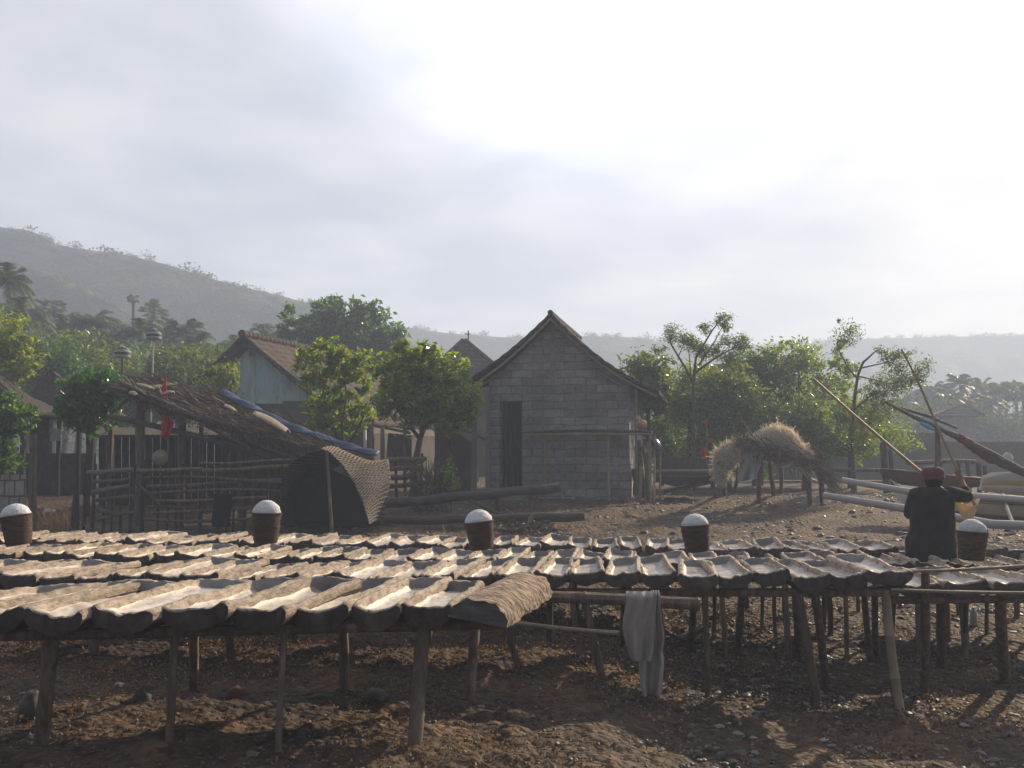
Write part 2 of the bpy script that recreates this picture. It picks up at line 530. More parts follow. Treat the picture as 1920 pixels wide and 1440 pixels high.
        for j in range(nv):
            for i in range(nu):
                a, b, c, d = j * w + i, j * w + i + 1, (j + 1) * w + i + 1, (j + 1) * w + i
                fs += [(a, b, c, d), (o + d, o + c, o + b, o + a)]
        for i in range(nu):
            fs += [(i + 1, i, o + i, o + i + 1), (nv * w + i, nv * w + i + 1, o + nv * w + i + 1, o + nv * w + i)]
        for j in range(nv):
            fs += [(j * w, (j + 1) * w, o + (j + 1) * w, o + j * w), ((j + 1) * w + nu, j * w + nu, o + j * w + nu, o + (j + 1) * w + nu)]
        return s.add(vs, fs, m, True)

    def arr(s, V, Fc, m=0, smooth=False):
        o = s.n
        s.v.append(V)
        s.n += len(V)
        s.f += (Fc + o).tolist()
        s.mi += [m] * len(Fc)
        s.sm += [smooth] * len(Fc)
        return s

    def leaves(s, C, size, aspect=0.45, m=0, up=0.3, rng=RNG, droop=0.0, fold=0.18):
        """one small folded leaf at every centre"""
        n = len(C)
        d = rng.normal(size=(n, 3))
        d[:, 2] = d[:, 2] * 0.7 - droop
        d /= np.linalg.norm(d, axis=1)[:, None] + 1e-9
        nn = rng.normal(size=(n, 3))
        nn[:, 2] += up
        x = np.cross(d, nn)
        x /= np.linalg.norm(x, axis=1)[:, None] + 1e-9
        nn = np.cross(x, d)
        L = size * rng.uniform(0.6, 1.35, n)[:, None]
        a = C - d * L * 0.5
        b = C + d * L * 0.5
        mid = C - d * L * 0.05
        l = mid + x * L * aspect * 0.5 + nn * L * fold * 0.5
        r = mid - x * L * aspect * 0.5 + nn * L * fold * 0.5
        V = np.stack([a, l, b, r], 1).reshape(-1, 3)
        i = np.arange(n)[:, None] * 4
        T = np.concatenate([i + np.array([[0, 2, 1]]), i + np.array([[0, 3, 2]])], 0)
        return s.arr(V, T, m)

    def strands(s, C, D, L, w, m=0, rng=RNG):
        """thin straws: centre C, direction D, length L, width w"""
        n = len(C)
        D = D / (np.linalg.norm(D, axis=1)[:, None] + 1e-9)
        x = np.cross(D, rng.normal(size=(n, 3)))
        x /= np.linalg.norm(x, axis=1)[:, None] + 1e-9
        L = np.broadcast_to(np.asarray(L, float), (n,))[:, None]
        a = C - D * L / 2
        b = C + D * L / 2
        mid = C + x * L * rng.uniform(-0.06, 0.06, (n, 1))
        V = np.stack([a - x * w / 2, a + x * w / 2, mid + x * w / 2, mid - x * w / 2, b], 1).reshape(-1, 3)
        i = np.arange(n)[:, None] * 5
        T = np.concatenate([i + np.array([[0, 1, 2]]), i + np.array([[0, 2, 3]]), i + np.array([[3, 2, 4]])], 0)
        return s.arr(V, T, m)

    def build(s, name, mats, parent=None, org=None, sharp=40):
        V = np.concatenate(s.v) if s.v else np.zeros((0, 3))
        if parent is not None:
            org = WL[parent]
        elif org is None:
            org = V.mean(0)
            org = np.array([org[0], org[1], V[:, 2].min()])
        org = np.asarray(tuple(org), float)
        me = bpy.data.meshes.new(name)
        me.from_pydata((V - org).tolist(), [], s.f)
        mats = mats if isinstance(mats, (list, tuple)) else [mats]
        for q in mats:
            me.materials.append(q)
        me.polygons.foreach_set('material_index', s.mi)
        me.polygons.foreach_set('use_smooth', s.sm)
        if sharp:
            me.set_sharp_from_angle(angle=math.radians(sharp))
        me.update()
        o = bpy.data.objects.new(name, me)
        COL.objects.link(o)
        if parent is not None:
            o.parent = parent
        else:
            o.location = org
        WL[o] = org
        return o


WL = {}


def tag(o, label=None, cat=None, group=None, kind=None):
    if label:
        o['label'] = label
    if cat:
        o['category'] = cat
    if group:
        o['group'] = group
    if kind:
        o['kind'] = kind
    return o


def thing(name, loc, label, cat, group=None):
    o = bpy.data.objects.new(name, None)
    COL.objects.link(o)
    o.empty_display_size = 0.2
    o.location = loc
    WL[o] = np.asarray(tuple(loc), float)
    return tag(o, label, cat, group)


# ================================================================ SETTING
def build_ground():
    xs = np.concatenate([np.linspace(-1, 0, 330)[:-1], np.linspace(0, 1, 330)])
    xs = np.sign(xs) * (6.5 * np.abs(xs) + 700 * np.abs(xs) ** 7)
    ys = np.concatenate([[-60, -30, -12, -5, -1, 1.5], np.linspace(3.2, 13, 330), 13 + 12 * np.linspace(0, 1, 120)[1:], 25 + 700 * np.linspace(0, 1, 60)[1:] ** 2.4])
    X, Y = np.meshgrid(xs, ys)
    Z = gz(X, Y)
    near = 1 - smooth(25, 60, Y)
    Z = Z + near * (0.05 * fbm(X * 0.9, Y * 0.9, 3) + 0.05 * fbm(X * 4, Y * 4, 3) + 0.03 * fbm(X * 15, Y * 15, 2))
    nx, ny = len(xs), len(ys)
    V = np.stack([X, Y, Z], -1).reshape(-1, 3)
    i = (np.arange(ny - 1)[:, None] * nx + np.arange(nx - 1)[None, :]).reshape(-1, 1)
    Q = i + np.array([[0, 1, nx + 1, nx]])
    m, nt, b = nodes_of('volcanic_ground')
    L = nt.links.new
    tc = N(nt, 'ShaderNodeTexCoord')
    n1 = N(nt, 'ShaderNodeTexNoise', i_Scale=1.1, i_Detail=8.0, i_Roughness=0.7)
    L(tc.outputs['Object'], n1.inputs['Vector'])
    r1 = ramp(nt, [(0.30, (0.034, 0.026, 0.021)), (0.50, (0.070, 0.048, 0.032)), (0.70, (0.165, 0.103, 0.060))])
    L(n1.outputs['Fac'], r1.inputs[0])
    vo = N(nt, 'ShaderNodeTexVoronoi', i_Scale=17.0)
    L(tc.outputs['Object'], vo.inputs['Vector'])
    r2 = ramp(nt, [(0.0, (0.55, 0.55, 0.55)), (1.0, (1.5, 1.45, 1.4))])
    L(vo.outputs['Color'], r2.inputs[0])
    mx = N(nt, 'ShaderNodeMix', data_type='RGBA', blend_type='MULTIPLY')
    mx.inputs[0].default_value = 1
    L(r1.outputs[0], mx.inputs[6])
    L(r2.outputs[0], mx.inputs[7])
    L(mx.outputs[2], b.inputs['Base Color'])
    b.inputs['Roughness'].default_value = 0.85
    b.inputs['Specular IOR Level'].default_value = 0.25
    n2 = N(nt, 'ShaderNodeTexNoise', i_Scale=26.0, i_Detail=6.0)
    L(tc.outputs['Object'], n2.inputs['Vector'])
    sub = N(nt, 'ShaderNodeMath', operation='SUBTRACT')
    L(n2.outputs['Fac'], sub.inputs[0])
    L(vo.outputs['Distance'], sub.inputs[1])
    bp = N(nt, 'ShaderNodeBump', i_Strength=0.9, i_Distance=0.035)
    L(sub.outputs[0], bp.inputs['Height'])
    L(bp.outputs[0], b.inputs['Normal'])
    mb = MB().arr(V, Q, 0, True)
    o = mb.build('ground', m, org=(0, 0, 0), sharp=0)
    tag(o, kind='structure')


build_ground()


def rocks_mesh(n, xr, yr, smin, smax, seed, dens=None, flat=0.5):
    rng = np.random.default_rng(seed)
    base = []
    for th in (0.55, 1.15, 1.9):
        for k in range(6):
            a = 2 * PI * (k + 0.5 * (th > 1)) / 6
            base.append((math.sin(th) * math.cos(a), math.sin(th) * math.sin(a), math.cos(th)))
    base = np.array(base + [(0, 0, 1)])
    T = []
    for i in range(2):
        for k in range(6):
            a, b = i * 6 + k, i * 6 + (k + 1) % 6
            T += [(a, a + 6, b), (b, a + 6, b + 6)]
    T += [(18, k, (k + 1) % 6) for k in range(6)]
    T = np.array(T)
    x = rng.uniform(*xr, n * 3)
    y = rng.uniform(*yr, n * 3)
    keep = rng.random(n * 3) < (dens(x, y) if dens else 1)
    x, y = x[keep][:n], y[keep][:n]
    n = len(x)
    s = smin * (smax / smin) ** (rng.random(n) ** 2.0)
    sc3 = np.stack([s * rng.uniform(0.8, 1.5, n), s * rng.uniform(0.7, 1.2, n), s * rng.uniform(0.35, 0.8, n) * flat * 2], -1)
    V = base[None] * rng.uniform(0.8, 1.2, (n, len(base), 1)) * sc3[:, None]
    a = rng.uniform(0, 2 * PI, n)
    c, q = np.cos(a)[:, None], np.sin(a)[:, None]
    V2 = np.stack([V[..., 0] * c - V[..., 1] * q, V[..., 0] * q + V[..., 1] * c, V[..., 2]], -1)
    pos = np.stack([x, y, gz(x, y) - 0.12 * s], -1)
    V2 = V2 + pos[:, None]
    FT = (np.arange(n)[:, None, None] * len(base) + T[None]).reshape(-1, 3)
    return V2.reshape(-1, 3), FT


M_PEB = None


def pebble_mat():
    m, nt, b = nodes_of('beach_pebbles_mat')
    L = nt.links.new
    geo = N(nt, 'ShaderNodeNewGeometry')
    r = ramp(nt, [(0, (0.035, 0.034, 0.035)), (0.45, (0.075, 0.068, 0.064)), (0.8, (0.14, 0.12, 0.10)), (0.95, (0.24, 0.21, 0.18)), (1, (0.42, 0.39, 0.34))])
    L(geo.outputs['Random Per Island'], r.inputs[0])
    L(r.outputs[0], b.inputs['Base Color'])
    b.inputs['Roughness'].default_value = 0.6
    return m


M_PEB = pebble_mat()
V, T = rocks_mesh(11000, (-5.0, 6.0), (4.2, 13.5), 0.006, 0.04, 11, lambda x, y: 0.05 + 0.95 * smooth(0.4, 2.6, x + 0.12 * (y - 5)))
V2, T2 = rocks_mesh(3500, (-4, 12), (12.5, 24), 0.012, 0.07, 12, lambda x, y: 0.25 + 0.75 * smooth(-1, 3, x))
V3, T3 = rocks_mesh(15000, (-4.6, 6.0), (4.2, 12.5), 0.005, 0.017, 13, None, 0.7)
mb = MB().arr(V, T, 0, True).arr(V2, T2, 0, True).arr(V3, T3, 0, True)
tag(mb.build('pebbles', M_PEB, org=(0, 0, 0), sharp=35), 'dark grey beach pebbles scattered over the sandy ground', 'pebbles', kind='stuff')

# dry leaf litter and grass bits under the tables
rng = np.random.default_rng(21)
n = 60000
x = rng.uniform(-4.6, 4.5, n)
y = rng.uniform(4.3, 12.5, n)
k = rng.random(n) < np.clip(0.25 + 1.6 * (vnoise(x * 1.3, y * 1.3) - 0.3) - 0.35 * smooth(0.5, 3, x), 0.02, 1)
x, y = x[k], y[k]
C = np.stack([x, y, gz(x, y) + 0.012 + rng.uniform(0, 0.03, len(x))], -1)
mb = MB().leaves(C, 0.026, 0.5, up=0.6, rng=rng)
tag(mb.build('leaf_litter', LF_LITTER, org=(0, 0, 0), sharp=0), 'brown dry leaf litter strewn on the ground under the drying tables', 'leaf litter', kind='stuff')


# hills ------------------------------------------------------------
def hill(name, pts, d, depth, col, seed, foot=0.0, rough=2.5):
    """ridge through photo points at distance d, sloping down towards the village over `depth` metres"""
    xs = np.array([p[0] for p in pts], float)
    ysx = np.array([p[1] for p in pts], float)
    px = np.linspace(xs[0], xs[-1], 260)
    py = np.interp(px, xs, ysx)
    top = np.array([tuple(P(a, b, d)) for a, b in zip(px, py)])
    nv = 46
    rows = []
    for j in range(nv + 1):
        t = j / nv
        y = d - depth * t
        q = top.copy()
        q[:, 0] = top[:, 0]
        q[:, 1] = y
        prof = (1 - t) ** 1.35
        zz = foot + (top[:, 2] - foot) * prof
        nz = fbm(top[:, 0] * 0.035 + seed, np.full(len(px), y) * 0.035, 4)
        zz = zz + nz * rough * 4.5 * (4 * t * (1 - t)) ** 0.7 + rough * 0.16 * fbm(top[:, 0] * 0.5, np.full(len(px), y * 0.5), 3)
        q[:, 2] = zz
        rows.append(q)
    back = top.copy()
    back[:, 1] += depth * 0.5
    back[:, 2] = foot - 2
    rows.insert(0, back)
    V = np.array(rows)
    ny, nx = V.shape[:2]
    i = (np.arange(ny - 1)[:, None] * nx + np.arange(nx - 1)[None, :]).reshape(-1, 1)
    Q = i + np.array([[0, nx, nx + 1, 1]])
    o = MB().arr(V.reshape(-1, 3), Q, 0, True).build(name, col, org=(0, 0, 0), sharp=0)
    tag(o, kind='structure')
    return top


M_HILL = mat('hill_scrub', [(0.012, 0.022, 0.012), (0.034, 0.044, 0.02), (0.11, 0.11, 0.045)], scale=0.11, rough=1, bump=0.8, bscale=0.6, dist=1.5, detail=10)
ridge_near = hill('hill', [(-700, 395), (-300, 405), (-100, 415), (0, 425), (50, 432), (75, 440), (105, 458), (150, 466), (250, 480), (320, 499), (400, 524), (480, 544), (560, 562), (650, 600), (760, 640), (900, 690), (1050, 740), (1200, 800)], 155, 60, M_HILL, 3.1, rough=1.6)
ridge_mid = hill('hill', [(300, 560), (560, 592), (660, 602), (750, 612), (850, 626), (940, 632), (1010, 632), (1110, 630), (1180, 632), (1250, 642), (1340, 658), (1450, 670), (1600, 690), (1800, 720)], 245, 75, M_HILL, 9.7, rough=1.3)
ridge_far = hill('hill', [(1300, 664), (1450, 646), (1560, 638), (1650, 634), (1750, 632), (1850, 630), (1950, 629), (2300, 625)], 330, 90, M_HILL, 15.2, rough=1.4)

ridge_spur = hill('hill', [(-500, 430), (-200, 452), (-60, 474), (20, 492), (110, 520), (190, 556), (245, 590), (300, 630), (360, 680), (430, 740), (520, 800)], 128, 34, M_HILL, 21.3, rough=1.1)
# scrub trees along the ridges: uncountable far scrub
rng = np.random.default_rng(5)
mb = MB()
for ridge, cnt, sz in ((ridge_spur, 150, 0.8), (ridge_near, 170, 1.2), (ridge_mid, 170, 1.2), (ridge_far, 150, 1.4)):
    for q in range(cnt):
        c = ridge[rng.integers(0, len(ridge))].copy()
        dn = rng.random() ** 2
        c[1] -= dn * 5
        c[2] -= dn * 1.0
        s = sz * rng.uniform(0.35, 1.0) * (1.0 if rng.random() < 0.8 else 1.4)
        if proj(c)[1] > 700:
            continue
        kk = int(60)
        L = rng.normal(size=(kk, 3)) * np.array([s * 0.5, s * 0.5, s * 0.3]) + c + np.array([0, 0, s * rng.uniform(0.1, 0.5)])
        mb.leaves(L, s * 0.35, 0.6, rng=rng)
# scrub on slopes of near hill
for q in range(1100):
    i = rng.integers(0, len(ridge_near))
    t = rng.uniform(0.02, 0.85)
    top = ridge_near[i]
    z = top[2] * (1 - t) ** 1.35
    c = np.array([top[0] + rng.uniform(-1, 1), 155 - 60 * t, z + rng.uniform(0, 1.0)])
    s = rng.uniform(0.5, 1.35)
    L = rng.normal(size=(26, 3)) * np.array([s * 0.6, s * 0.6, s * 0.32]) + c
    mb.leaves(L, s * 0.4, 0.6, rng=rng)
tag(mb.build('hillside_scrub', LF_FAR, org=(0, 0, 0), sharp=0), 'sparse scrub trees along the hazy hill ridges', 'scrub', kind='stuff')


# ================================================================ SALT TROUGHS AND RACKS
def trough_mesh(seed, w, L, th, dep):
    rng = np.random.default_rng(seed)
    nu, nt = 22, 30
    us = np.concatenate([[-1, -0.97], np.linspace(-0.9, 0.9, nu - 3), [0.97, 1]])
    ts = np.concatenate([[0, 0.008], np.linspace(0.03, 0.88, nt - 8), [0.90, 0.92, 0.93, 0.938, 0.946, 0.985, 1.0]])
    U, Tt = np.meshgrid(us, ts)
    inner = 0.78
    bowl = np.sqrt(np.clip(1 - (U / inner) ** 2, 0, 1)) ** 0.9
    lon = np.where(Tt < 0.16, 0.3 + 0.7 * smooth(0, 0.16, Tt), 1.0) * (1 - smooth(0.918, 0.946, Tt))
    sx = rng.uniform(0, 50)
    rim = 0.022 * fbm(U * 1.3 + sx, Tt * 5 + sx, 3) + 0.012 * fbm(U * 4 + sx, Tt * 22 + sx, 2)
    rim = rim - 0.014 * smooth(0.93, 1, np.abs(U)) - 0.01 * smooth(0.985, 1, Tt) - 0.012 * (1 - smooth(0, 0.012, Tt))
    zt = rim - dep * bowl * lon + 0.006 * fbm(U * 6 + sx, Tt * 20, 3) * bowl
    wav = 1 + 0.07 * fbm(Tt * 3 + sx, U * 0 + sx, 3)
    X = U * (w / 2) * wav
    Yy = Tt * L
    # irregular ends
    Yy = Yy + 0.05 * fbm(U * 1.5 + sx, U * 0 + 5.0, 2) * (1 - smooth(0.0, 0.25, Tt)) - 0.04 * fbm(U * 1.5, U * 0 + sx, 2) * smooth(0.75, 1, Tt)
    zb = -0.035 - (th - 0.035) * np.sqrt(np.clip(1 - (U * 0.985) ** 2, 0, 1)) + 0.012 * fbm(U * 3 + sx, Tt * 7, 3)
    zb = np.minimum(zb, zt - 0.022)
    ny, nx = U.shape
    A = np.stack([X, Yy, zt], -1).reshape(-1, 3)
    Bv = np.stack([X, Yy, zb], -1).reshape(-1, 3)
    V = np.concatenate([A, Bv])
    o = nx * ny
    F_, M_ = [], []
    for j in range(ny - 1):
        for i in range(nx - 1):
            a = j * nx + i
            F_.append((a, a + 1, a + nx + 1, a + nx))
            um = abs((us[i] + us[i + 1]) / 2)
            tm = (ts[j] + ts[j + 1]) / 2
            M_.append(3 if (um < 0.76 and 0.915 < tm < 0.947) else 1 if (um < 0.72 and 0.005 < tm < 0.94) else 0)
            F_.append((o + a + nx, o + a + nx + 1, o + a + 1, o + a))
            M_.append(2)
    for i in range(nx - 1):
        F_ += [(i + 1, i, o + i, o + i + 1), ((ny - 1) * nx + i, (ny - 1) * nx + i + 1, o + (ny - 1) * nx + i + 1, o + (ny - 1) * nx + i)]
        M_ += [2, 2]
    for j in range(ny - 1):
        F_ += [(j * nx, (j + 1) * nx, o + (j + 1) * nx, o + j * nx), ((j + 1) * nx + nx - 1, j * nx + nx - 1, o + j * nx + nx - 1, o + (j + 1) * nx + nx - 1)]
        M_ += [0, 0]
    me = bpy.data.meshes.new('salt_trough')
    me.from_pydata(V.tolist(), [], F_)
    for q in (M_TROUGH, M_TROUGH_IN, M_TROUGH_OUT, M_ENDSHADE):
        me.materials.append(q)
    me.polygons.foreach_set('material_index', M_)
    me.polygons.foreach_set('use_smooth', [True] * len(F_))
    me.set_sharp_from_angle(angle=math.radians(48))
    # brine pooled on the floor
    lv = -dep * 0.72
    nu2, nt2 = 10, 16
    vs, fs = [], []
    for j in range(nt2 + 1):
        for i in range(nu2 + 1):
            u = -0.60 + 1.20 * i / nu2
            t = 0.12 + 0.81 * j / nt2
            vs.append((u * w / 2, t * L, lv))
    for j in range(nt2):
        for i in range(nu2):
            a = j * (nu2 + 1) + i
            fs.append((a, a + 1, a + nu2 + 2, a + nu2 + 1))
    mw = bpy.data.meshes.new('salt_brine')
    mw.from_pydata(vs, [], fs)
    mw.materials.append(M_BRINE)
    return me, mw


ORD = ['', 'first', 'second', 'third', 'fourth', 'fifth', 'sixth', 'seventh', 'eighth', 'ninth', 'tenth', 'eleventh', 'twelfth']


def row_label(row, px, prev, lms, counts):
    pass


def make_row(rowname, F0, F1, pxmin, pxmax, w, L, tilt, seed, lms, skip=None, th=0.13, dep=0.07, nvar=6, brine=0.7):
    """F0, F1: (px, py, depth) of the front rim line; troughs are placed between pxmin and pxmax along it"""
    rng = np.random.default_rng(seed)
    a, b = P(*F0), P(*F1)
    dirv = (b - a)
    variants = [trough_mesh(seed * 100 + k, w * (0.92 + 0.16 * rng.random()), L * (0.93 + 0.12 * rng.random()), th * (0.9 + 0.25 * rng.random()), dep * (0.85 + 0.3 * rng.random())) for k in range(nvar)]
    run = Vector((dirv.x, dirv.y, dirv.z)) / dirv.x     # per metre of x
    x0 = a.x + (pxmin - F0[0]) / (F1[0] - F0[0]) * (b.x - a.x)
    x1 = a.x + (pxmax - F0[0]) / (F1[0] - F0[0]) * (b.x - a.x)
    x = x0
    made = []
    while x < x1:
        ww = w * rng.uniform(0.86, 1.16)
        p = a + run * (x + ww / 2 - a.x)
        x += ww * 0.985
        pxx = proj(p)[0]
        if skip and skip[0] < pxx < skip[1]:
            continue
        me, mw = variants[rng.integers(0, nvar)]
        o = bpy.data.objects.new('salt_trough', me)
        COL.objects.link(o)
        o.location = p + Vector((0, rng.uniform(-0.08, 0.08), rng.uniform(-0.02, 0.015)))
        o.rotation_euler = (math.radians(tilt + rng.uniform(-0.7, 0.7)), math.radians(rng.uniform(-8, 8)), math.radians(-6.5 + rng.uniform(-3.5, 3.5)))
        o.scale = (ww / w, rng.uniform(0.95, 1.06), 1)
        o['category'] = 'salt trough'
        o['group'] = 'split palm log salt troughs'
        if rng.random() < brine:
            c = bpy.data.objects.new('salt_brine', mw)
            COL.objects.link(c)
            c.parent = o
        made.append((pxx, o))
    # labels: counted from the nearest landmark
    made.sort(key=lambda t: t[0])
    for name, lpx, zero in lms:
        pass
    used = {}
    for i, (px, o) in enumerate(made):
        k = min(range(len(lms)), key=lambda q: abs(lms[q][1] - px))
        used.setdefault(k, []).append((px, o))
    for k, lst in used.items():
        name, lpx, zero = lms[k]
        left = sorted([t for t in lst if t[0] < lpx], key=lambda t: -t[0])
        right = sorted([t for t in lst if t[0] >= lpx])
        for s_, side in ((left, 'left'), (right, 'right')):
            for i, (px, o) in enumerate(s_):
                o['label'] = f'salt trough in the {rowname} row, {ORD[min(i + 1, 12)]} to the {side} of {name}'
    return made


BASK = [('the leftmost salt basket', 40, 0), ('the second salt basket', 497, 0), ('the middle salt basket', 905, 0), ('the fourth salt basket', 1308, 0), ('the basket beside the man', 1822, 0)]
rowD = make_row('front', (0, 1143, 5.45), (950, 1123, 5.75), -190, 838, 0.335, 1.32, -0.6, 31, [('the upturned half log', 960, 0), ('the thickest front post', 560, 0), ('the forked left front post', 60, 0)], th=0.14, dep=0.088, nvar=9)
rowC = make_row('second', (0, 1076, 8.1), (1680, 1071, 7.3), -160, 1668, 0.30, 1.25, -0.8, 32, [('the leftmost salt basket', 40, 0), ('the second salt basket', 497, 0), ('the upturned half log', 985, 0), ('the hanging grey trousers', 1210, 0), ('the bent bamboo post', 1690, 0)], th=0.13, dep=0.076, nvar=9)
rowC2 = make_row('second', (1690, 1092, 7.6), (2000, 1088, 7.45), 1692, 2080, 0.31, 0.95, -0.5, 33, [('the bent bamboo post', 1675, 0)], th=0.125, dep=0.072, nvar=5)
rowB = make_row('third', (0, 1035, 10.1), (1920, 1056, 9.1), -130, 2030, 0.275, 1.05, -0.5, 34, BASK, th=0.125, dep=0.072, nvar=8)
rowA = make_row('back', (0, 1008, 11.5), (1920, 1030, 10.0), -110, 2010, 0.27, 1.05, -0.4, 35, BASK, skip=(1700, 1795), th=0.125, dep=0.072, nvar=8)


def leg(mb, top, foot, r0, r1=None, crook=0.012):
    mb.pole(foot, top, r1 or r0, r0, bend=crook, seg=9, n=9, wob=0.05)


def rack(label, beams, legs, rails=(), org=None):
    root = thing('drying_rack', org, label, 'drying rack', 'wooden racks under the salt troughs')
    for (a, b, r) in beams:
        MB().bamboo(a, b, r, node=0.45).build('beam', M_POST, root)
    for (t, f, r, mt, cr) in legs:
        mb = MB()
        if mt is M_BAMBOO:
            mb.bamboo(f, t, r, node=0.27, seg=10, bend=cr)
        else:
            leg(mb, t, f, r, r * 1.08, cr)
        mb.build('leg', mt, root)
    for (a, b, r, mt) in rails:
        MB().bamboo(a, b, r, node=0.35, bend=0.012).build('rail', mt, root)
    return root


def beam_pt(F0, F1, px, back, drop, tilt=-0.6):
    a, b = P(*F0), P(*F1)
    x = a.x + (px - F0[0]) / (F1[0] - F0[0]) * (b.x - a.x)
    p = a + (b - a) * ((x - a.x) / (b.x - a.x))
    return p + Vector((back * 0.113, back, -drop + back * math.tan(math.radians(tilt))))


def legs_for(F0, F1, front, backl, drop, boff):
    out = []
    for (px, ft, wpx, mt, cr) in front:
        t = beam_pt(F0, F1, px, 0.12, drop)
        f = G(*ft) - Vector((0, 0, 0.05))
        out.append((t, f, wpx / F * f.y / 2, mt, cr))
    for (px, ft, wpx, mt, cr) in backl:
        t = beam_pt(F0, F1, px, boff, drop)
        t.x = (px - 960.0) / F * (t.y * CP + (t.z - EYE) * SP)
        f = G(*ft) - Vector((0, 0, 0.05))
        out.append((t, f, wpx / F * f.y / 2, mt, cr))
    return out


D0, D1 = (0, 1143, 5.45), (950, 1123, 5.75)
dl = legs_for(D0, D1, [(72, (76, 1392), 26, M_POST, 0.008), (300, (316, 1398), 15, M_POST, 0.008), (508, (521, 1406), 12, M_POST, 0.006), (778, (776, 1406), 27, M_POST, 0.006), (-170, (-190, 1390), 22, M_POST, 0.01)],
              [(88, (84, 1302), 16, M_POST, 0.008), (370, (361, 1298), 17, M_POST, 0.02), (640, (646, 1302), 18, M_POST, 0.035), (895, (880, 1318), 19, M_POST, 0.006), (-150, (-160, 1300), 20, M_POST, 0.02)], 0.165, 1.2)
rack('front rack of round wooden posts holding the nearest row of salt troughs', [(beam_pt(D0, D1, -250, 0.12, 0.155), beam_pt(D0, D1, 935, 0.12, 0.155), 0.032), (beam_pt(D0, D1, -250, 1.2, 0.155), beam_pt(D0, D1, 945, 1.2, 0.155), 0.032)], dl, org=gpt(400, 6.0))
C0, C1 = (0, 1076, 8.1), (1680, 1071, 7.3)
cl = legs_for(C0, C1, [(1352, (1328, 1302), 11, M_POST, 0.006), (1515, (1535, 1318), 18, M_POST, 0.005), (1545, (1549, 1277), 14, M_POST, 0.006), (1668, (1690, 1334), 17, M_BAMBOO, -0.02), (1130, (1131, 1268), 15, M_POST, 0.01), (975, (974, 1250), 13, M_POST, 0.008), (660, (664, 1240), 14, M_POST, 0.01), (440, (436, 1232), 15, M_POST, 0.01), (180, (176, 1226), 17, M_POST, 0.01), (-60, (-66, 1226), 17, M_POST, 0.01)],
              [(1395, (1382, 1228), 13, M_POST, 0.008), (1300, (1294, 1215), 12, M_POST, 0.008), (1490, (1497, 1222), 13, M_POST, 0.01), (1620, (1634, 1240), 11, M_POST, 0.01), (1170, (1166, 1208), 12, M_POST, 0.01), (1030, (1030, 1204), 12, M_POST, 0.01), (805, (802, 1212), 15, M_POST, 0.01), (560, (556, 1205), 15, M_POST, 0.01), (300, (296, 1196), 14, M_POST, 0.01), (40, (36, 1190), 14, M_POST, 0.01)], 0.155, 1.05)
rack('long middle rack of posts behind the front rack, with the cloth rail beneath it',
     [(beam_pt(C0, C1, -250, 0.12, 0.165), beam_pt(C0, C1, 1690, 0.12, 0.165), 0.032), (beam_pt(C0, C1, -250, 1.05, 0.165), beam_pt(C0, C1, 1690, 1.05, 0.165), 0.03)], cl,
     rails=[(P(1000, 1118, 7.3), P(1312, 1133, 7.15), 0.044, M_POST), (P(955, 1166, 7.4), P(1162, 1187, 7.1), 0.016, M_BAMBOO)], org=gpt(800, 7.9))
E0, E1 = (1690, 1092, 7.6), (2000, 1088, 7.45)
el = legs_for(E0, E1, [(1733, (1734, 1289), 15, M_POST, 0.004), (1887, (1885, 1276), 19, M_POST, 0.004)],
              [(1765, (1766, 1250), 17, M_POST, 0.006), (1640, (1646, 1232), 11, M_POST, 0.02), (1815, (1812, 1212), 10, M_POST, 0.01), (1960, (1955, 1250), 15, M_POST, 0.01)], 0.14, 0.85)
tp = el[0][0]
rk = rack('short right hand rack with a bamboo rail laid across its tall post', [(beam_pt(E0, E1, 1680, 0.14, 0.15), beam_pt(E0, E1, 2060, 0.14, 0.15), 0.03), (beam_pt(E0, E1, 1680, 0.85, 0.15), beam_pt(E0, E1, 2060, 0.85, 0.15), 0.028)],
          [(P(1735, 1070, 7.5), el[0][1], el[0][2], M_POST, 0.004)] + el[1:],
          rails=[(P(1668, 1072, 7.42), P(1960, 1058, 7.52), 0.012, M_BAMBOO), (P(1672, 1106, 7.3), P(1925, 1112, 7.3), 0.013, M_BAMBOO)], org=gpt(1800, 7.5))
for rn, R0, R1, pxs, lab in (('B', (0, 1035, 10.1), (1920, 1056, 9.1), [20, 330, 640, 900, 1120, 1290, 1400, 1500, 1625, 1745, 1830, 1960], 'third rack back, carrying the row of troughs that the salt baskets stand on'),
                             ('A', (0, 1008, 11.5), (1920, 1030, 10.0), [10, 300, 600, 880, 1060, 1240, 1380, 1475, 1580, 1680, 1850, 1960], 'rearmost rack of posts below the back row of salt troughs')):
    ll = []
    for i, px in enumerate(pxs):
        for back in (0.1, 0.9):
            t = beam_pt(R0, R1, px + random.uniform(-12, 12), back, 0.145)
            f = Vector((t.x + random.uniform(-0.06, 0.06), t.y + random.uniform(-0.08, 0.05), float(gz(t.x, t.y)) - 0.05))
            ll.append((t, f, random.uniform(0.017, 0.03), M_POST, 0.02))
    rack(lab, [(beam_pt(R0, R1, -150, 0.1, 0.155), beam_pt(R0, R1, 2040, 0.1, 0.155), 0.03), (beam_pt(R0, R1, -150, 0.9, 0.155), beam_pt(R0, R1, 2040, 0.9, 0.155), 0.03)], ll, org=gpt(900, 9.8 if rn == 'B' else 11.3))


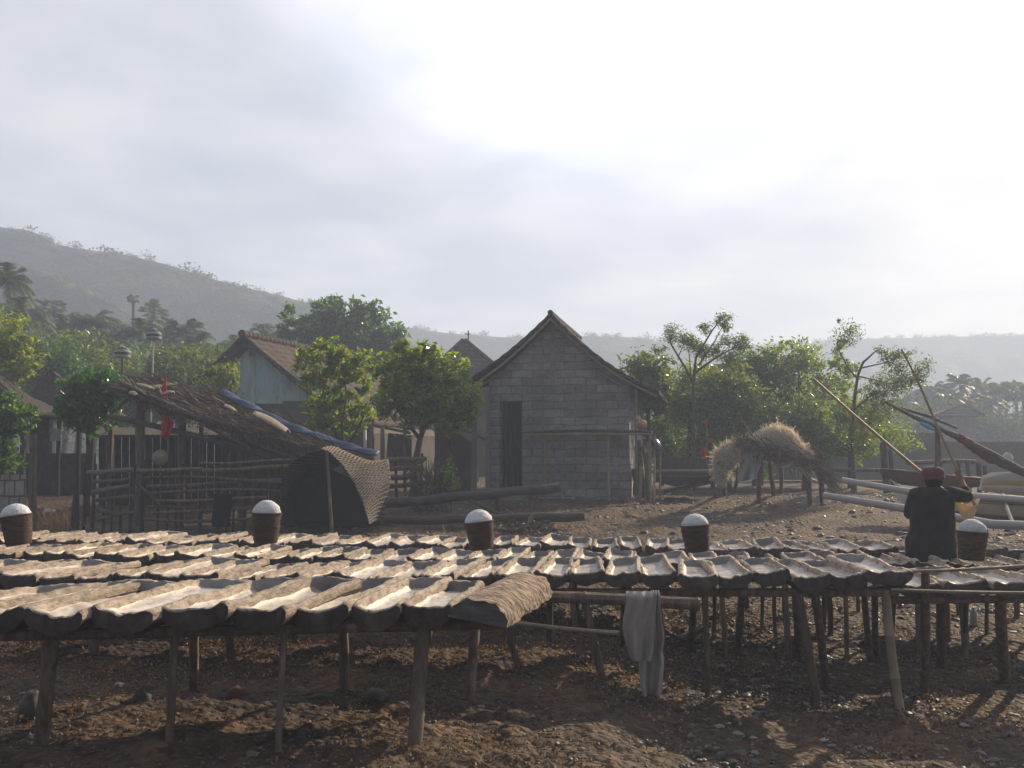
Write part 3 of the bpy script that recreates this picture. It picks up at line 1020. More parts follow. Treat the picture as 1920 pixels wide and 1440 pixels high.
# upturned half log at the right end of the front row
def upturned():
    f = P(897, 1150, 5.62)
    b = P(990, 1094, 6.85)
    ax = (b - f)
    L = ax.length
    ax.normalize()
    side = Vector((ax.y, -ax.x, 0)).normalized()
    up = side.cross(ax).normalized()
    roll = math.radians(8)
    side, up = side * math.cos(roll) - up * math.sin(roll), up * math.cos(roll) + side * math.sin(roll)
    nt, na = 26, 20
    mb = MB()
    vs = []
    for j in range(nt + 1):
        t = j / nt
        for i in range(na + 1):
            a = PI * i / na
            r = 0.175 * (1 + 0.10 * float(fbm(np.array(t * 7.0), np.array(i * 0.45), 3)) + 0.09 * float(fbm(np.array(t * 24.0), np.array(i * 1.5), 2)))
            vs.append(f + ax * (L * t + (0.03 * math.sin(i * 1.1) if j in (0, nt) else 0)) + side * (-math.cos(a) * r * 1.02) + up * (math.sin(a) * r * 0.72 - 0.05))
    fs = [(j * (na + 1) + i, (j + 1) * (na + 1) + i, (j + 1) * (na + 1) + i + 1, j * (na + 1) + i + 1) for j in range(nt) for i in range(na)]
    mb.add(vs, fs, 0)
    mb.f.append(list(range(na + 1)))
    mb.f.append([nt * (na + 1) + i for i in range(na + 1)][::-1])
    mb.f.append([na, 0] + [nt * (na + 1), nt * (na + 1) + na][::1])
    mb.mi += [1, 1, 1]
    mb.sm += [False, False, False]
    o = mb.build('upturned_trough', [M_BARK, M_GREYWOOD], sharp=50)
    tag(o, 'upturned half log trough showing rough bark at the front row end', 'salt trough')


upturned()


# ---------------------------------------------------------------- salt baskets
def basket(px, ybot, ytop, d, wpx, tilt, label, tone=1.0):
    k = F / d
    c = P(px, ybot, d)
    h = (ybot - ytop) / k
    r = wpx / k / 2
    rot = Euler((math.radians(random.uniform(-3, 3)), math.radians(tilt), random.uniform(0, 6))).to_matrix()
    rot = Euler((0, math.radians(tilt), 0)).to_matrix() @ Euler((0, 0, random.uniform(0, 6))).to_matrix()
    hb = h * 0.66
    root = thing('salt_basket', c, label, 'basket', 'salt baskets on the third row of troughs')
    mb = MB()
    prof = [(0.001, 0.0), (r * 0.74, 0.0), (r * 0.80, 0.012)]
    for i in range(1, 15):
        t = i / 14
        prof.append((r * (0.80 + 0.20 * t) * (1 + 0.018 * (-1) ** i), hb * t))
    prof += [(r * 1.02, hb + 0.012), (r * 0.92, hb + 0.006), (r * 0.9, hb - 0.02)]
    mb.lathe(prof, c, 26, 0, rot, 0.028)
    mb.build('woven_body', M_BASKET, root)
    # rim hoop and a standing fibre rib
    mb = MB()
    pts = [c + rot @ Vector((r * 1.01 * math.cos(a), r * 1.01 * math.sin(a), hb + 0.004)) for a in np.linspace(0, 2 * PI, 25)]
    mb.tube(pts, 0.008, 6)
    mb.build('rim_hoop', M_BASKET, root)
    mb = MB()
    prof = [(r * 0.90, hb - 0.02)]
    for i in range(1, 10):
        a = i / 9 * PI / 2
        prof.append((max(r * 0.945 * math.cos(a), 0.001), hb + (h - hb) * math.sin(a)))
    k0 = random.uniform(0.88, 1.06)
    prof = [(a * (1 + random.uniform(-.03, .03)), hb - .015 + (b - hb + .015) * k0) for a, b in prof]
    mb.lathe(prof, c, 26, 0, rot, 0.035)
    mb.build('salt_heap', M_SALT, root)


basket(36, 1022, 941, 10.1, 56, -9, 'brown basket heaped with white salt, tilted, leftmost of the five')
basket(498, 1018, 936, 10.0, 54, 1, 'upright brown basket heaped with white salt, in front of the woven mat shelter')
basket(904, 1030, 954, 9.75, 54, -7, 'dark basket heaped with white salt, in front of the fallen logs')
basket(1308, 1034, 962, 9.45, 54, -5, 'dark basket heaped with white salt, standing alone before open ground')
basket(1822, 1050, 973, 9.1, 55, 3, 'dark basket heaped with white salt beside the man')


# trousers hanging on the rail
def trousers():
    d = 7.12
    root = thing('hanging_trousers', P(1210, 1300, d), 'grey trousers hung over the bamboo rail under the middle rack', 'trousers')

    def strip(poly, dd, amp, ph, nm):
        # poly: list of (y, xl, xr)
        ys = [p[0] for p in poly]

        def fn(u, v):
            y = ys[0] + (ys[-1] - ys[0]) * v
            xl = np.interp(y, ys, [p[1] for p in poly])
            xr = np.interp(y, ys, [p[2] for p in poly])
            px = xl + (xr - xl) * u + 1.2 * math.sin(9 * v + ph)
            p = P(px, y, d + dd)
            p.y += 2.0 * amp * (0.3 + v) * math.sin(u * 9 + ph + v * 2) + 0.9 * amp * math.sin(u * 19 + v * 7 + ph)
            # curl over the rail at the top
            if v < 0.08:
                p.y += 0.05 * (1 - v / 0.08) ** 2
            return p
        mb = MB()
        mb.sheet(fn, 22, 34, 0.006)
        mb.build(nm, M_CLOTH, root)
    strip([(1111, 1175, 1226), (1150, 1171, 1227), (1180, 1168, 1225), (1222, 1176, 1222), (1238, 1184, 1219)], -0.075, 0.012, 0.3, 'waist_panel')
    strip([(1109, 1222, 1236), (1150, 1222, 1239), (1200, 1219, 1244), (1222, 1216, 1243)], -0.06, 0.01, 1.4, 'folded_edge')
    strip([(1112, 1184, 1230), (1190, 1186, 1236), (1240, 1196, 1244), (1280, 1201, 1244), (1303, 1206, 1242)], 0.045, 0.016, 2.2, 'trouser_leg')


trousers()


# stones on the ground
def stone(px, py, wpx, hpx, label, mt=M_STONE, seed=0):
    random.seed(seed + 100)
    p = G(px, py)
    k = F / p.y
    r = (wpx / k / 2, wpx / k / 2 * 0.8, hpx / k * 0.75)
    mb = MB()
    mb.ball(p + Vector((0, 0, hpx / k * 0.3)), r, 14, 9, 0, Euler((random.uniform(-.3, .3), random.uniform(-.3, .3), random.uniform(0, 3))).to_matrix(), 0.09)
    tag(mb.build('stone', mt, sharp=60), label, 'stone', 'larger stones under the racks')


stone(264, 1322, 36, 32, 'dark round stone under the front rack, left of the second post', seed=1)
stone(446, 1312, 44, 24, 'reddish brown stone under the front rack, near the thin middle post', M_STONERED, seed=2)
stone(705, 1314, 52, 22, 'wide dark stone under the front rack, left of the thickest post', seed=3)
stone(55, 1342, 50, 44, 'large dark stone beside the leftmost front post', seed=4)
stone(1666, 1338, 20, 7, 'small pale stone at the foot of the bent bamboo post', M_PLASTER, seed=8)
random.seed(77)

# white bottle under the racks on the right
p = G(1826, 1172)
mb = MB()
s = p.y / F
mb.lathe([(0.001, 0), (6 * s, 0), (6.5 * s, 3 * s), (6.5 * s, 22 * s), (3.0 * s, 28 * s), (2.6 * s, 33 * s), (0.001, 33.5 * s)], p, 14)
tag(mb.build('plastic_bottle', M_PLASTIC), 'white plastic bottle standing on the ground behind the right hand rack', 'bottle')

# ================================================================ THE MAN
def remeshed(o, voxel, it=6):
    m = o.modifiers.new('join', 'REMESH')
    m.mode = 'VOXEL'
    m.voxel_size = voxel
    m.use_smooth_shade = True
    s = o.modifiers.new('soften', 'SMOOTH')
    s.factor = 0.5
    s.iterations = it


def man():
    d = 9.86
    ground = gpt(1748, d)
    root = thing('person', ground, 'man seen from behind in dark shirt and maroon cap, arm raised on a pole', 'person')
    W = lambda px, py, dd=0.0: P(px, py, d + dd)
    hip = W(1748, 1030)
    hip.z = ground.z + 0.78
    neck = W(1750, 921, 0.03)
    head = W(1749, 899, 0.06)
    shL, shR = W(1719, 926, 0.02), W(1782, 926, 0.02)
    elR, haR = W(1813, 931, 0.10), W(1802, 900, 0.235)
    elL, haL = W(1707, 962, 0.16), W(1752, 925, 0.40)
    ch = W(1750, 950, 0.02)
    wa = W(1748, 1000, 0.0)
    mb = MB()
    # trunk
    mb.tube([hip + Vector((0, 0, -0.06)), hip, wa, ch, neck + Vector((0, 0, -0.06)), neck], [0.13, 0.145, 0.13, 0.15, 0.12, 0.055], 16)
    mb.tube([neck + Vector((0, 0, -0.05)), head], [0.055, 0.052], 12)
    mb.ball(head + Vector((0, 0.01, 0)), (0.078, 0.097, 0.112), 18, 14)
    mb.ball(head + Vector((0, 0.06, -0.06)), (0.055, 0.05, 0.05), 12, 8)      # jaw
    mb.ball(head + Vector((0, 0.108, -0.012)), (0.014, 0.022, 0.022), 8, 6)   # nose
    mb.ball(head + Vector((0, 0.098, -0.055)), (0.025, 0.012, 0.010), 8, 6)   # mouth
    for sx in (-1, 1):
        mb.ball(head + Vector((sx * 0.08, 0.0, -0.012)), (0.012, 0.022, 0.033), 8, 6)   # ears
        mb.ball(head + Vector((sx * 0.03, 0.092, 0.012)), (0.014, 0.012, 0.010), 8, 6)
    # shoulders and arms
    mb.tube([shL, neck + Vector((0, 0, -0.07)), shR], [0.06, 0.08, 0.06], 12)
    for sh, el, ha in ((shL, elL, haL), (shR, elR, haR)):
        mb.tube([sh, sh.lerp(el, 0.5), el], [0.056, 0.05, 0.041], 12)
        mb.tube([el, el.lerp(ha, 0.35), ha], [0.038, 0.037, 0.025], 12)
    # legs
    for sx in (-1, 1):
        h = hip + Vector((sx * 0.085, 0, -0.06))
        kn = Vector((h.x + sx * 0.02, d + 0.04, ground.z + 0.42))
        an = Vector((h.x + sx * 0.03, d, ground.z + 0.07))
        mb.tube([h + Vector((0, 0, 0.06)), h.lerp(kn, 0.4), kn], [0.095, 0.085, 0.058], 12)
        mb.tube([kn, kn.lerp(an, 0.35), an], [0.055, 0.056, 0.035], 12)
        mb.tube([an + Vector((0, -0.03, -0.03)), an + Vector((0, 0.07, -0.045)), an + Vector((0, 0.17, -0.052))], [0.036, 0.04, 0.025], 10)
    # hands closed round their poles: palm, four fingers, thumb
    for ha, el, pole in ((haR, elR, (P(1830, 950, d + 0.30) - P(1690, 655, d + 0.30)).normalized()), (haL, elL, (P(1812, 952, d + 0.42) - P(1525, 710, d + 0.42)).normalized())):
        fwd = (ha - el).normalized()
        c = ha + fwd * 0.055
        out = fwd.cross(pole).normalized()
        mb.tube([ha, c], [0.030, 0.034], 10)
        mb.ball(c, 0.033, 10, 8)
        for q in range(4):
            base = c + pole * (0.027 - 0.018 * q) + out * 0.022
            ln = (0.9, 1.0, 0.95, 0.8)[q]
            mb.tube([base - out * 0.02, base + fwd * 0.03 * ln + out * 0.008, base + fwd * 0.052 * ln - out * 0.018, base + fwd * 0.042 * ln - out * 0.045], [0.0095, 0.009, 0.0085, 0.0075], 8)
        tb = c - pole * 0.03 - out * 0.02
        mb.tube([tb, tb + fwd * 0.03 - out * 0.016, tb + fwd * 0.055 + pole * 0.014], [0.012, 0.011, 0.009], 8)
    o = mb.build('body', M_SKIN, root, sharp=0)
    remeshed(o, 0.007, 3)
    # shirt: loose, to the hips, sleeves to the elbows
    mb = MB()
    hx = 0.0
    def ring(c, rx, ry, n=40):
        return [c + Vector((rx * math.cos(2 * PI * k / n), ry * math.sin(2 * PI * k / n), 0)) * (1 + 0.035 * math.sin(10 * PI * k / n + c.z * 9) + 0.03 * math.sin(14 * PI * k / n - c.z * 23)) for k in range(n)]
    rings = [ring(W(1747, 1052), 0.245, 0.17), ring(W(1747, 1030), 0.247, 0.17), ring(W(1746, 1012), 0.238, 0.168), ring(W(1748, 995), 0.218, 0.16), ring(W(1747, 975), 0.212, 0.155), ring(W(1749, 948), 0.200, 0.145), ring(W(1750, 930), 0.190, 0.125), ring(W(1750, 919), 0.135, 0.10), ring(W(1750, 913), 0.075, 0.075)]
    n = 40
    vs = [v for r in rings for v in r]
    fs = [(j * n + k, j * n + (k + 1) % n, (j + 1) * n + (k + 1) % n, (j + 1) * n + k) for j in range(len(rings) - 1) for k in range(n)]
    fs += [tuple(range(n))[::-1], tuple((len(rings) - 1) * n + k for k in range(n))]
    mb.add(vs, fs)
    mb.tube([shR + Vector((-0.05, 0, 0.0)), shR, shR.lerp(elR, 0.6), elR, elR.lerp(haR, 0.5)], [0.075, 0.078, 0.072, 0.064, 0.05], 14)
    mb.tube([shL + Vector((0.05, 0, 0.0)), shL, shL.lerp(elL, 0.6), elL, elL.lerp(haL, 0.15)], [0.075, 0.078, 0.076, 0.070, 0.060], 14)
    o = mb.build('shirt', M_SHIRT, root, sharp=0)
    remeshed(o, 0.012, 4)
    mb = MB()
    mb.tube([hip + Vector((0, 0, -0.08)), hip + Vector((0, 0, 0.06))], [0.175, 0.17], 16)
    for sx in (-1, 1):
        h = hip + Vector((sx * 0.085, 0, -0.04))
        mb.tube([h, Vector((h.x + sx * 0.02, d + 0.035, ground.z + 0.40))], [0.115, 0.105], 14)
    o = mb.build('shorts', M_SHORTS, root, sharp=0)
    remeshed(o, 0.012, 3)
    # hair and cap
    mb = MB()
    mb.ball(head + Vector((0, -0.012, 0.005)), (0.087, 0.098, 0.108), 18, 12)
    mb.build('hair', M_HAIR, root)
    mb = MB()
    c = head + Vector((0, -0.004, 0.028))
    mb.lathe([(0.104, -0.025), (0.108, 0.0), (0.107, 0.045), (0.10, 0.07), (0.08, 0.088), (0.045, 0.098), (0.001, 0.1)], c, 22)
    mb.lathe([(0.106, -0.028), (0.113, -0.022), (0.113, 0.0), (0.107, 0.004)], c, 22)
    cap = mb.build('cap', M_CAP, root)
    mb = MB()
    mb.sheet(lambda u, v: c + Vector(((u - 0.5) * 0.15, 0.095 + v * 0.075 * (1 - (2 * u - 1) ** 2), -0.015 - 0.02 * v)), 10, 6, 0.005)
    mb.build('cap_brim', M_CAP, cap)
    return d


d_man = man()
# poles and the palm leaf scoop
mb = MB()
a, b = P(1690, 655, d_man + 0.29), P(1830, 952, d_man + 0.29)
pts = [a.lerp(b, t) + Vector((0.006 * math.sin(9 * t), 0, 0.02 * math.sin(2 * PI * t))) for t in np.linspace(0, 1, 14)]
mb.tube(pts, [0.010 + 0.007 * i / 13 for i in range(14)], 8)
tag(mb.build('pole', M_BAMBOO), 'thin wooden pole gripped in the right hand of the man', 'pole', 'two poles held by the man')
mb = MB()
a, b = P(1525, 710, d_man + 0.46), P(1812, 954, d_man + 0.42)
pts = [a.lerp(b, t) + Vector((0, 0, -0.025 * math.sin(PI * t))) for t in np.linspace(0, 1, 14)]
mb.tube(pts, [0.012 + 0.009 * i / 13 for i in range(14)], 8)
tag(mb.build('pole', M_BAMBOO), 'long straight bamboo pole leaning up to the left past the cap', 'pole', 'two poles held by the man')


def scoop():
    d = d_man + 0.36
    c = P(1814, 950, d)
    mb = MB()

    def fn(u, v):
        a = (u - 0.5) * 2 * PI
        r = 0.045 + 0.062 * (1 - v) ** 0.8
        lift = 0.03 * math.cos(a * 2) * (1 - v)
        return c + Vector((r * math.cos(a) * 1.05, r * math.sin(a), 0.04 - 0.155 * v + lift + 0.012 * math.cos(a) * (1 - v)))
    mb.sheet(fn, 28, 8, 0.004)
    mb.ball(c + Vector((0, 0, -0.112)), (0.047, 0.047, 0.014), 14, 6)
    tag(mb.build('palm_leaf_scoop', M_PALMLEAF, sharp=50), 'translucent yellow palm leaf scoop hanging at the lower pole ends', 'scoop')


scoop()


# ================================================================ VEGETATION
def blob_points(blobs, n, clump, rng, d, depth=0.9, inner=0.35):
    """leaf centres in clumps spread through ellipsoids given in photo pixels"""
    tot = sum(b[2] * b[3] for b in blobs)
    out = []
    for b in blobs:
        px, py, rx, ry = b[:4]
        dd = b[4] if len(b) > 4 else 0
        k = F / (d + dd)
        c = np.array(tuple(P(px, py, d + dd)))
        r = np.array([rx / k, (rx + ry) / 2 / k * depth, ry / k])
        m = max(8, int(n * b[2] * b[3] / tot))
        nc = max(3, m // clump)
        u = rng.normal(size=(nc, 3))
        u /= np.linalg.norm(u, axis=1)[:, None]
        rad = inner + (1.32 - inner) * rng.random(nc) ** 0.8
        cc = c + u * rad[:, None] * r
        idx = rng.integers(0, nc, m)
        sg = (0.155 if min(b[2], b[3]) > 19 else 0.42) * r.mean()
        out.append(cc[idx] + rng.normal(size=(m, 3)) * sg * np.array([1, 1, 0.8]))
    return np.concatenate(out)


def tree(name, label, cat, d, blobs, leaf, n, lm, limbs, tm=M_TRUNK, base_px=None, group=None, clump=14, seed=1, aspect=0.45, droop=0.0, depth=0.9, inner=0.35, up=0.3, crown='crown'):
    rng = np.random.default_rng(seed)
    bx = base_px if base_px is not None else (limbs[0][0][0] if limbs else blobs[0][0])
    root = thing(name, gpt(bx, d), label, cat, group)
    fine = 0.62 if name == 'moringa_tree' else 0.8
    n, leaf, clump = int(n * (7.0 if name == 'moringa_tree' else 2.7)), leaf * fine * 1.08, int(clump * 1.6)
    C = blob_points(blobs, n, clump, rng, d, depth, inner)
    C[:, 2] = np.maximum(C[:, 2], gz(C[:, 0], C[:, 1]) + 0.03)
    MB().leaves(C, leaf, aspect, rng=rng, droop=droop, up=up).build(crown, lm, root, sharp=0)
    if limbs:
        mb = MB()
        for li, lb in enumerate(limbs):
            pts = []
            for q, (px, py, r) in enumerate(lb):
                p = P(px, py, d + (random.uniform(-0.15, 0.15) if q else 0))
                if li == 0 and q == 0:
                    p = gpt(px, d, -0.05)
                pts.append((p, r))
            mb.tube([p for p, r in pts], [r for p, r in pts], 8, wob=0.06)
        mb.build('trunk', tm, root)
    return root


# the two small trees between shelter and hut
tree('small_tree', 'small bright green tree with open crown left of the hut, over the mat shelter', 'tree', 21.0,
     [(600, 690, 38, 36), (650, 672, 40, 30), (625, 735, 45, 30), (640, 780, 55, 30), (685, 755, 22, 36), (600, 780, 32, 30), (668, 700, 28, 28), (580, 668, 26, 22), (618, 655, 30, 22), (590, 715, 22, 22)], 0.17, 1350, LF_BRIGHT,
     [[(648, 935, 0.06), (648, 880, 0.055), (646, 838, 0.05), (625, 805, 0.035), (612, 760, 0.025), (600, 705, 0.015)], [(648, 838, 0.04), (665, 815, 0.03), (682, 780, 0.02)], [(645, 835, 0.035), (640, 800, 0.025), (650, 740, 0.018), (640, 680, 0.01)], [(626, 806, 0.025), (607, 790, 0.015)]],
     tm=M_PALETRUNK, seed=41, clump=10, group='small trees left of the hut')
tree('small_tree', 'rounded leafy green tree beside the hut porch, on a pale trunk', 'tree', 20.5,
     [(770, 690, 45, 40), (815, 705, 50, 38), (850, 745, 48, 45), (775, 745, 50, 48), (735, 745, 28, 34), (815, 775, 60, 28), (882, 765, 20, 26), (760, 665, 32, 22), (722, 705, 24, 26), (800, 668, 30, 20)], 0.17, 2700, LF_BRIGHT,
     [[(775, 935, 0.075), (778, 870, 0.065), (788, 820, 0.06), (800, 790, 0.04), (822, 740, 0.02)], [(786, 822, 0.045), (762, 790, 0.03), (748, 745, 0.02)], [(790, 815, 0.035), (785, 770, 0.025), (775, 710, 0.015)], [(800, 795, 0.03), (838, 780, 0.02), (858, 745, 0.012)]],
     tm=M_PALETRUNK, seed=42, clump=12, group='small trees left of the hut')
tree('small_tree', 'slender dark stemmed sapling right next to the rounded leafy tree', 'tree', 20.9,
     [(845, 790, 26, 14), (828, 792, 18, 10)], 0.13, 120, LF_BRIGHT,
     [[(838, 940, 0.045), (838, 880, 0.04), (841, 830, 0.035), (836, 790, 0.02)]], tm=M_TRUNK, seed=43, clump=8, group='small trees left of the hut')
# big dark tree behind
tree('mango_tree', 'big dense dark green tree rising behind the turquoise gable house', 'tree', 42,
     [(650, 600, 62, 38), (690, 640, 52, 50), (640, 650, 58, 45), (610, 620, 30, 40), (720, 665, 35, 38), (665, 690, 70, 35), (545, 610, 24, 34), (555, 650, 36, 28), (580, 660, 36, 28), (738, 690, 26, 30)], 0.30, 5200, LF_DARK,
     [[(650, 862, 0.28), (650, 760, 0.25), (645, 690, 0.18), (640, 620, 0.08)], [(650, 720, 0.15), (690, 660, 0.08)], [(648, 720, 0.12), (560, 640, 0.05)]], seed=44, clump=22, inner=0.45)
# left edge
tree('leafy_tree', 'sunlit yellow green tree at the left edge, cut by the frame', 'tree', 27,
     [(5, 620, 38, 34), (22, 660, 40, 34), (35, 690, 34, 24), (-20, 660, 50, 60), (0, 705, 45, 26)], 0.17, 2200, LF_YELLOW,
     [[(-15, 880, 0.12), (-15, 760, 0.1), (-5, 690, 0.06), (5, 640, 0.03)]], seed=45, clump=16)
tree('broadleaf_shrub', 'dark shrub with large glossy drooping leaves beside the thatched roofs', 'shrub', 18.6,
     [(150, 730, 34, 30), (188, 742, 34, 32), (160, 770, 44, 30), (205, 725, 18, 26), (178, 790, 40, 20), (140, 760, 26, 30)], 0.21, 800, LF_BIG,
     [[(168, 985, 0.05), (166, 860, 0.045), (164, 780, 0.03), (150, 730, 0.015)], [(165, 800, 0.03), (195, 740, 0.015)]], seed=46, clump=8, droop=0.8, aspect=0.36)
tree('broadleaf_shrub', 'dark leafy bush at the left edge below the thatched roofs', 'shrub', 19.5,
     [(10, 770, 36, 30), (40, 790, 26, 26), (-5, 830, 24, 36), (8, 870, 24, 16)], 0.16, 700, LF_DARK,
     [[(0, 960, 0.04), (5, 850, 0.03), (10, 790, 0.02)]], seed=47, clump=9, droop=0.4)
tree('creeper_tree', 'sparse yellow leaved tree standing in front of the turquoise gable', 'tree', 27.5,
     [(405, 710, 22, 20), (430, 700, 12, 24), (390, 722, 24, 14), (432, 735, 12, 14), (375, 735, 16, 10)], 0.16, 330, LF_YELLOW,
     [[(418, 900, 0.04), (416, 800, 0.035), (414, 740, 0.025), (405, 700, 0.012)], [(415, 760, 0.02), (432, 720, 0.01)]], seed=48, clump=8)
# olive scrub band behind the shelter, individual bushes
bl = [(95, 670, 60, 34), (150, 665, 52, 38), (205, 690, 50, 40), (262, 690, 50, 40), (320, 690, 48, 38), (375, 680, 44, 32), (420, 672, 40, 24), (110, 720, 60, 30), (330, 720, 60, 30), (250, 735, 60, 24)]
nm = ['grey green bush behind the thatched roofs', 'tall grey green bush behind the glossy leaved shrub', 'grey green bush below the leaning striped parasol', 'grey green bush behind the white parasol pole', 'grey green bush under the coconut palm heads', 'grey green bush left of the turquoise house roof', 'pale bush just behind the turquoise house eave', 'low bush behind the glossy leaved shrub', 'low bush right of the red pennant', 'low bush left of the red pennant']
for i, (b, l) in enumerate(zip(bl, nm)):
    px, py, rx, ry = b
    dd = 33 + (i % 4) * 2.2
    tree('bush', l, 'bush', dd, [(px, py, rx, ry), (px - rx * 0.45, py + ry * 0.7, rx * 0.6, ry * 0.7), (px + rx * 0.45, py + ry * 0.7, rx * 0.6, ry * 0.7), (px, py + ry * 1.6, rx * 0.9, ry)], 0.19, 1500, LF_OLIVE if i % 3 else LF_DARK,
         [[(px, 862, 0.08), (px + 4, py + ry, 0.06), (px - 5, py, 0.03)], [(px + 2, py + ry, 0.04), (px + rx * 0.5, py, 0.02)]], seed=60 + i, clump=12, group='bushes behind the shelter', inner=0.3)
# right hand bushes
bl = [(1212, 712, 46, 46, 'glossy dark bush directly right of the hut roof eave'), (1290, 730, 58, 46, 'wide green bush under the tufted bare branches'), (1240, 795, 62, 56, 'low dense bush right of the hut wall above the low wall'), (1365, 740, 56, 48, 'green bush behind the curved dead branch'), (1335, 805, 62, 56, 'low dense bush left of the straw heap'), (1425, 790, 60, 58, 'low bush right behind the straw heap'), (1505, 800, 60, 52, 'low bush between straw heap and leaning bamboo pole'), (1590, 795, 55, 46, 'bush at the foot of the thin tufted tree'), (1412, 700, 40, 34, 'upper bush between the two sparse tufted trees')]
for i, (px, py, rx, ry, l) in enumerate(bl):
    tree('bush', l, 'bush', 27 + (i % 3) * 1.5, [(px, py, rx, ry), (px - rx * 0.5, py + ry * 0.5, rx * 0.6, ry * 0.7), (px + rx * 0.5, py + ry * 0.6, rx * 0.6, ry * 0.7), (px, py - ry * 0.5, rx * 0.7, ry * 0.5), (px, py + ry * 0.9, rx * 0.9, ry * 0.6)], 0.15, 2200, (LF_OLIVE, LF_BRIGHT, LF_DARK)[i % 3],
         [[(px, 875, 0.07), (px + 4, py + ry * 0.5, 0.05), (px - 4, py - ry * 0.3, 0.02)], [(px + 2, py + ry * 0.4, 0.03), (px + rx * 0.4, py - ry * 0.3, 0.015)]], seed=80 + i, clump=12, group='bushes right of the hut', inner=0.15)
# tufted sparse trees
tree('moringa_tree', 'sparse tree of bare branches ending in leaf tufts, above the bushes right of hut', 'tree', 26,
     [(1257, 628, 12, 14), (1285, 636, 16, 12), (1307, 648, 16, 12), (1356, 598, 14, 10), (1361, 612, 9, 8), (1322, 614, 9, 10), (1365, 642, 16, 10), (1392, 636, 10, 12), (1392, 655, 14, 9), (1328, 660, 18, 12), (1366, 668, 14, 10), (1372, 684, 14, 10), (1238, 655, 12, 6), (1345, 655, 8, 8)], 0.11, 900, LF_OLIVE,
     [[(1300, 880, 0.05), (1300, 780, 0.042), (1300, 720, 0.036), (1285, 690, 0.03), (1258, 645, 0.02), (1256, 630, 0.01)], [(1300, 720, 0.045), (1305, 670, 0.03), (1335, 620, 0.02), (1352, 598, 0.008)], [(1302, 700, 0.035), (1340, 672, 0.025), (1380, 650, 0.012)], [(1310, 685, 0.03), (1340, 640, 0.018), (1355, 612, 0.008)], [(1295, 705, 0.02), (1292, 660, 0.012), (1284, 640, 0.008)], [(1272, 668, 0.015), (1285, 640, 0.008)]],
     tm=M_PALETRUNK, seed=91, clump=12, aspect=0.34, droop=0.6, group='sparse tufted trees right of the hut')
tree('leafy_tree', 'dense light green tree behind the straw heap', 'tree', 30,
     [(1500, 665, 36, 30), (1470, 690, 40, 36), (1515, 700, 44, 44), (1460, 730, 38, 44), (1520, 745, 50, 44), (1565, 725, 34, 40), (1575, 680, 26, 24), (1490, 790, 60, 40), (1560, 790, 50, 36), (1447, 660, 22, 16)], 0.15, 3600, LF_BRIGHT,
     [[(1510, 882, 0.1), (1508, 800, 0.08), (1500, 730, 0.06), (1495, 670, 0.02)], [(1508, 790, 0.05), (1560, 720, 0.02)], [(1505, 770, 0.05), (1465, 700, 0.02)]], seed=92, clump=16, inner=0.3)
tree('moringa_tree', 'thin tufted tree crossed by the leaning bamboo pole', 'tree', 24,
     [(1588, 625, 18, 16), (1580, 640, 14, 8), (1572, 600, 6, 4), (1650, 660, 10, 6), (1690, 665, 22, 10), (1672, 675, 16, 10), (1680, 690, 22, 10), (1728, 690, 16, 16), (1720, 708, 14, 10), (1668, 722, 34, 18), (1700, 715, 20, 14), (1640, 745, 30, 22), (1670, 770, 28, 18), (1622, 790, 26, 24), (1565, 660, 10, 7), (1610, 820, 22, 18)], 0.11, 1150, LF_OLIVE,
     [[(1600, 925, 0.06), (1597, 830, 0.048), (1602, 750, 0.04), (1608, 705, 0.033), (1618, 680, 0.03), (1640, 660, 0.015), (1650, 655, 0.006)], [(1606, 708, 0.025), (1590, 690, 0.02), (1572, 655, 0.014), (1570, 640, 0.006)], [(1615, 690, 0.02), (1660, 680, 0.012), (1690, 668, 0.006)], [(1608, 705, 0.02), (1650, 715, 0.014), (1672, 720, 0.008)], [(1600, 770, 0.025), (1640, 735, 0.016), (1700, 730, 0.008), (1722, 700, 0.005)]],
     tm=M_PALETRUNK, seed=93, clump=12, aspect=0.34, droop=0.6, group='sparse tufted trees right of the hut')
tree('bush', 'low green shrub under the thin tufted tree, before the far grey wall', 'bush', 27,
     [(1680, 815, 30, 18), (1640, 800, 30, 26), (1700, 835, 20, 12)], 0.12, 420, LF_BRIGHT, [[(1660, 880, 0.05), (1660, 820, 0.03)]], seed=94, clump=10, group='bushes right of the hut')


